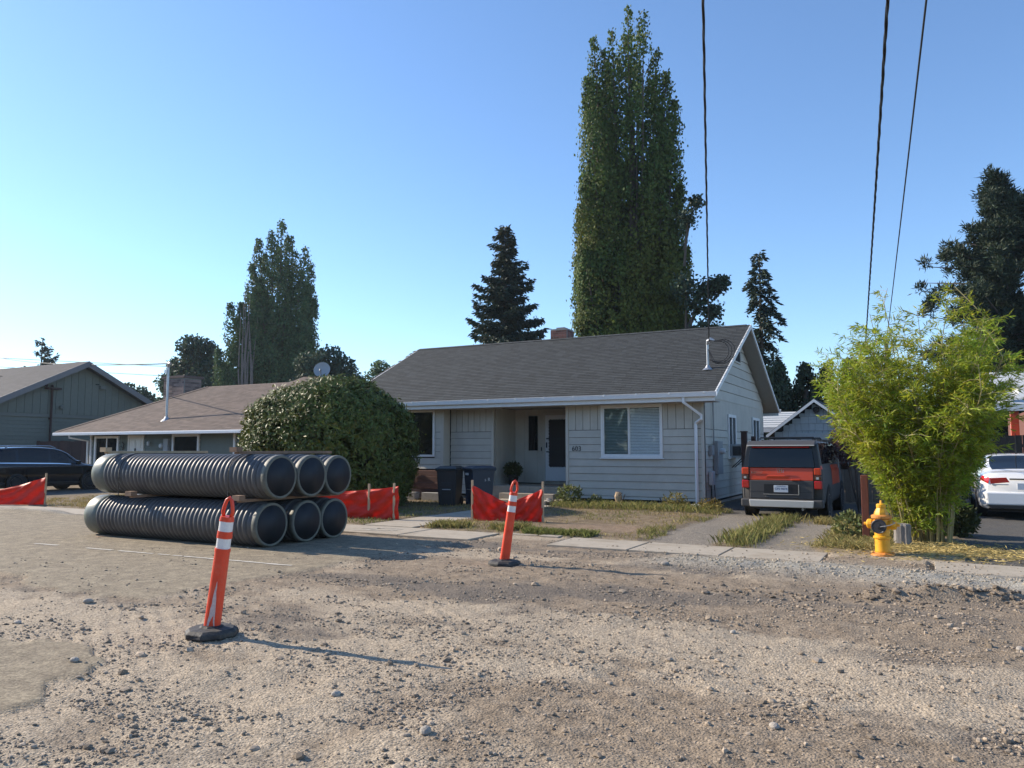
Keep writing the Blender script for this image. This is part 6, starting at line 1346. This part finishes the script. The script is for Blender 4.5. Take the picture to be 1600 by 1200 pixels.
mound('weed_clump', 'green weed clump beside the concrete blocks near the orange sheeting', 'weed', (-12.75, 17.2, .18), .2, 240, .12, .6, M['leaf_weed'], .7, 1.3)
mound('weed_clump', 'green weed clump against the rust brown post', 'weed', (-1.2, 14.7, .25), .25, 240, .11, .5, M['leaf_weed'], .7, 1.3)
n = 700; q = rdir(n); C = np.array([-11.35, 21.3, .93]) + q * np.array([.25, .25, .22]) * rng.uniform(.1, 1.05, (n, 1)); V, F = leaves(C, unit(q + rdir(n) * .6), .11, .06, .1); foliage('leaves', [(V, F, tints(n, .3, .7))], M['leaf_weed'], pot)

# grass and dry litter
def blades(n, X, Y, hmin, hmax, wid, tint, lean=.5):
    z = hgt(X, Y); a = rng.uniform(0, 6.283, n); h_ = rng.uniform(hmin, hmax, n); l = rng.normal(0, lean, (n, 2)) * h_[:, None]; w = wid * rng.uniform(.6, 1.3, n)
    B0 = np.stack([X - np.cos(a) * w, Y - np.sin(a) * w, z - .01], 1); B1 = np.stack([X + np.cos(a) * w, Y + np.sin(a) * w, z - .01], 1)
    Mi = np.stack([X + l[:, 0] * .4 + np.cos(a) * w * .6, Y + l[:, 1] * .4 + np.sin(a) * w * .6, z + h_ * .6], 1); T = np.stack([X + l[:, 0], Y + l[:, 1], z + h_], 1)
    V = np.stack([B0, B1, Mi, T], 1).reshape(-1, 3); return V, np.arange(4 * n).reshape(-1, 4), tint
def gtint(X, Y, green):
    n = len(X); g = np.clip(green + rng.normal(0, .2, n), 0, 1)[:, None]; c = (1 - g) * np.array([1.25, 1.05, 1.0]) + g * np.array([.50, .72, .38]); return c * rng.uniform(.65, 1.3, (n, 1))
gp_ = []
n = 62000; X = rng.uniform(-24, -4.4, n); Y = rng.uniform(12.72, 20.4, n); gz_ = fbm(X * .8, Y * .8, 55)
dirt_ = sst(1.15, .65, np.hypot((X + 5.7) / 1.7, (Y - 14.2) / 1.35) + (fbm(X * 3, Y * 3, 57) - .5) * .8)
k = (rng.random(n) < sst(.30, .55, fbm(X * 2.2, Y * 2.2, 56)) * (1 - dirt_) * np.where(X > -9, .55, .9)) & ~((X > -10.2) & (X < -9.0)) & ~((X > -13) & (X < -9.2) & (Y > 19)); X, Y, gz_ = X[k], Y[k], gz_[k]
gp_.append(blades(len(X), X, Y, .02, .075, .006, gtint(X, Y, sst(.5, .68, gz_) * .7)))
n = 5600; Y = rng.uniform(12.7, 18.2, n); X = rng.normal(-2.78, .15, n) * 1 + (fbm(Y * 1.3, Y * 0, 93) - .5) * .3; k = rng.random(n) < .35 + .65 * sst(.38, .6, fbm(X * 2.2, Y * 1.8, 94)); X, Y = X[k], Y[k]; n = len(X); gp_.append(blades(n, X, Y, .03, .20, .006, gtint(X, Y, np.full(n, .52)), .4))
n = 9000; X = rng.uniform(-1.75, -.55, n); Y = rng.uniform(12.95, 19, n); k = rng.random(n) < sst(-1.75, -1.2, X); gp_.append(blades(k.sum(), X[k], Y[k], .03, .12, .006, gtint(X[k], Y[k], np.full(k.sum(), .30)), .6))
n = 5200; X = rng.uniform(-8.75, -6.5, n); Y = 12.98 + rng.normal(0, .2, n) + .1; k = rng.random(n) < sst(.38, .62, fbm(X * 2.6, Y * 2.6, 91)); X, Y = X[k], Y[k]; n = len(X); gp_.append(blades(n, X, Y, .03, .15, .005, gtint(X, Y, np.full(n, .40)), .45))
n = 2600; X = rng.uniform(-4.75, -4.2, n); Y = rng.uniform(12.8, 19.5, n); k = rng.random(n) < sst(.40, .60, fbm(X * 2.2, Y * 1.6, 92)); X, Y = X[k], Y[k]; n = len(X); gp_.append(blades(n, X, Y, .03, .12, .005, gtint(X, Y, np.full(n, .48)), .5))
n = 3400; X = rng.uniform(-9, -4.7, n); Y = rng.uniform(18.6, 20.4, n); gp_.append(blades(n, X, Y, .04, .20, .005, gtint(X, Y, np.full(n, .55)), .5))
n = 2200; X = rng.uniform(-6.6, -5.2, n); Y = 12.85 + rng.normal(0, .09, n); gp_.append(blades(n, X, Y, .03, .11, .005, gtint(X, Y, np.full(n, .75)), .5))
n = 500; X = rng.normal(-1.9, .15, n); Y = rng.normal(17.7, .25, n); gp_.append(blades(n, X, Y, .05, .16, .006, gtint(X, Y, np.full(n, .15)), .5))
foliage('grass', gp_, M['grass'], None, 'stuff')['label'] = 'dry and green grass of the front yards'
n = 5200; X = rng.normal(.05, .75, n); Y = rng.normal(13.55, .5, n); C = np.stack([X, Y, hgt(X, Y) + rng.uniform(.0, .03, n)], 1); d = rdir(n); d[:, 2] *= .15; V, F = leaves(C, unit(d), .12 * rng.uniform(.5, 1.2, n), .014, .1)
foliage('leaf_litter', [(V, F, rng.uniform(.6, 1.25, (n, 1)) * np.array([[1.9, 1.6, 1.5]]))], M['grass'], None, 'stuff')['label'] = 'fallen dry bamboo leaves around the clump'

# the row of trees on the camera's side of the road, seen only in the windows
ps = []
for k in range(44):
    u = -150 + k * 4.6 + random.uniform(-1, 1); v_ = -26 + random.uniform(-4, 4); h_ = random.uniform(4, 7)
    ps.append(spindle((u, v_, 0), (u, v_, h_), random.uniform(2.2, 3.4), 450, 1.0, gap=.38, seed=200 + k))
foliage('treeline', ps, M['leaf_far'], None, 'stuff')['label'] = 'trees along the near side of the road, mirrored in the windows'

# thin summer haze between the far trees and the road
hz = bpy.data.materials.new('haze'); hz.use_nodes = True; N = hz.node_tree.nodes; N.clear()
pv = N.new('ShaderNodeVolumePrincipled'); pv.inputs['Color'].default_value = (.72, .86, 1, 1); pv.inputs['Density'].default_value = .00025; pv.inputs['Anisotropy'].default_value = .3
oo = N.new('ShaderNodeOutputMaterial'); hz.node_tree.links.new(pv.outputs[0], oo.inputs['Volume'])
hb = link('haze', mesh('haze', *[(b.V, b.F) for b in [box((-170, -60, -2.5), (60, 130, 34))]][0], hz)); hb['kind'] = 'stuff'; hb['label'] = 'thin pale summer haze'
scn.cycles.volume_bounces = 0
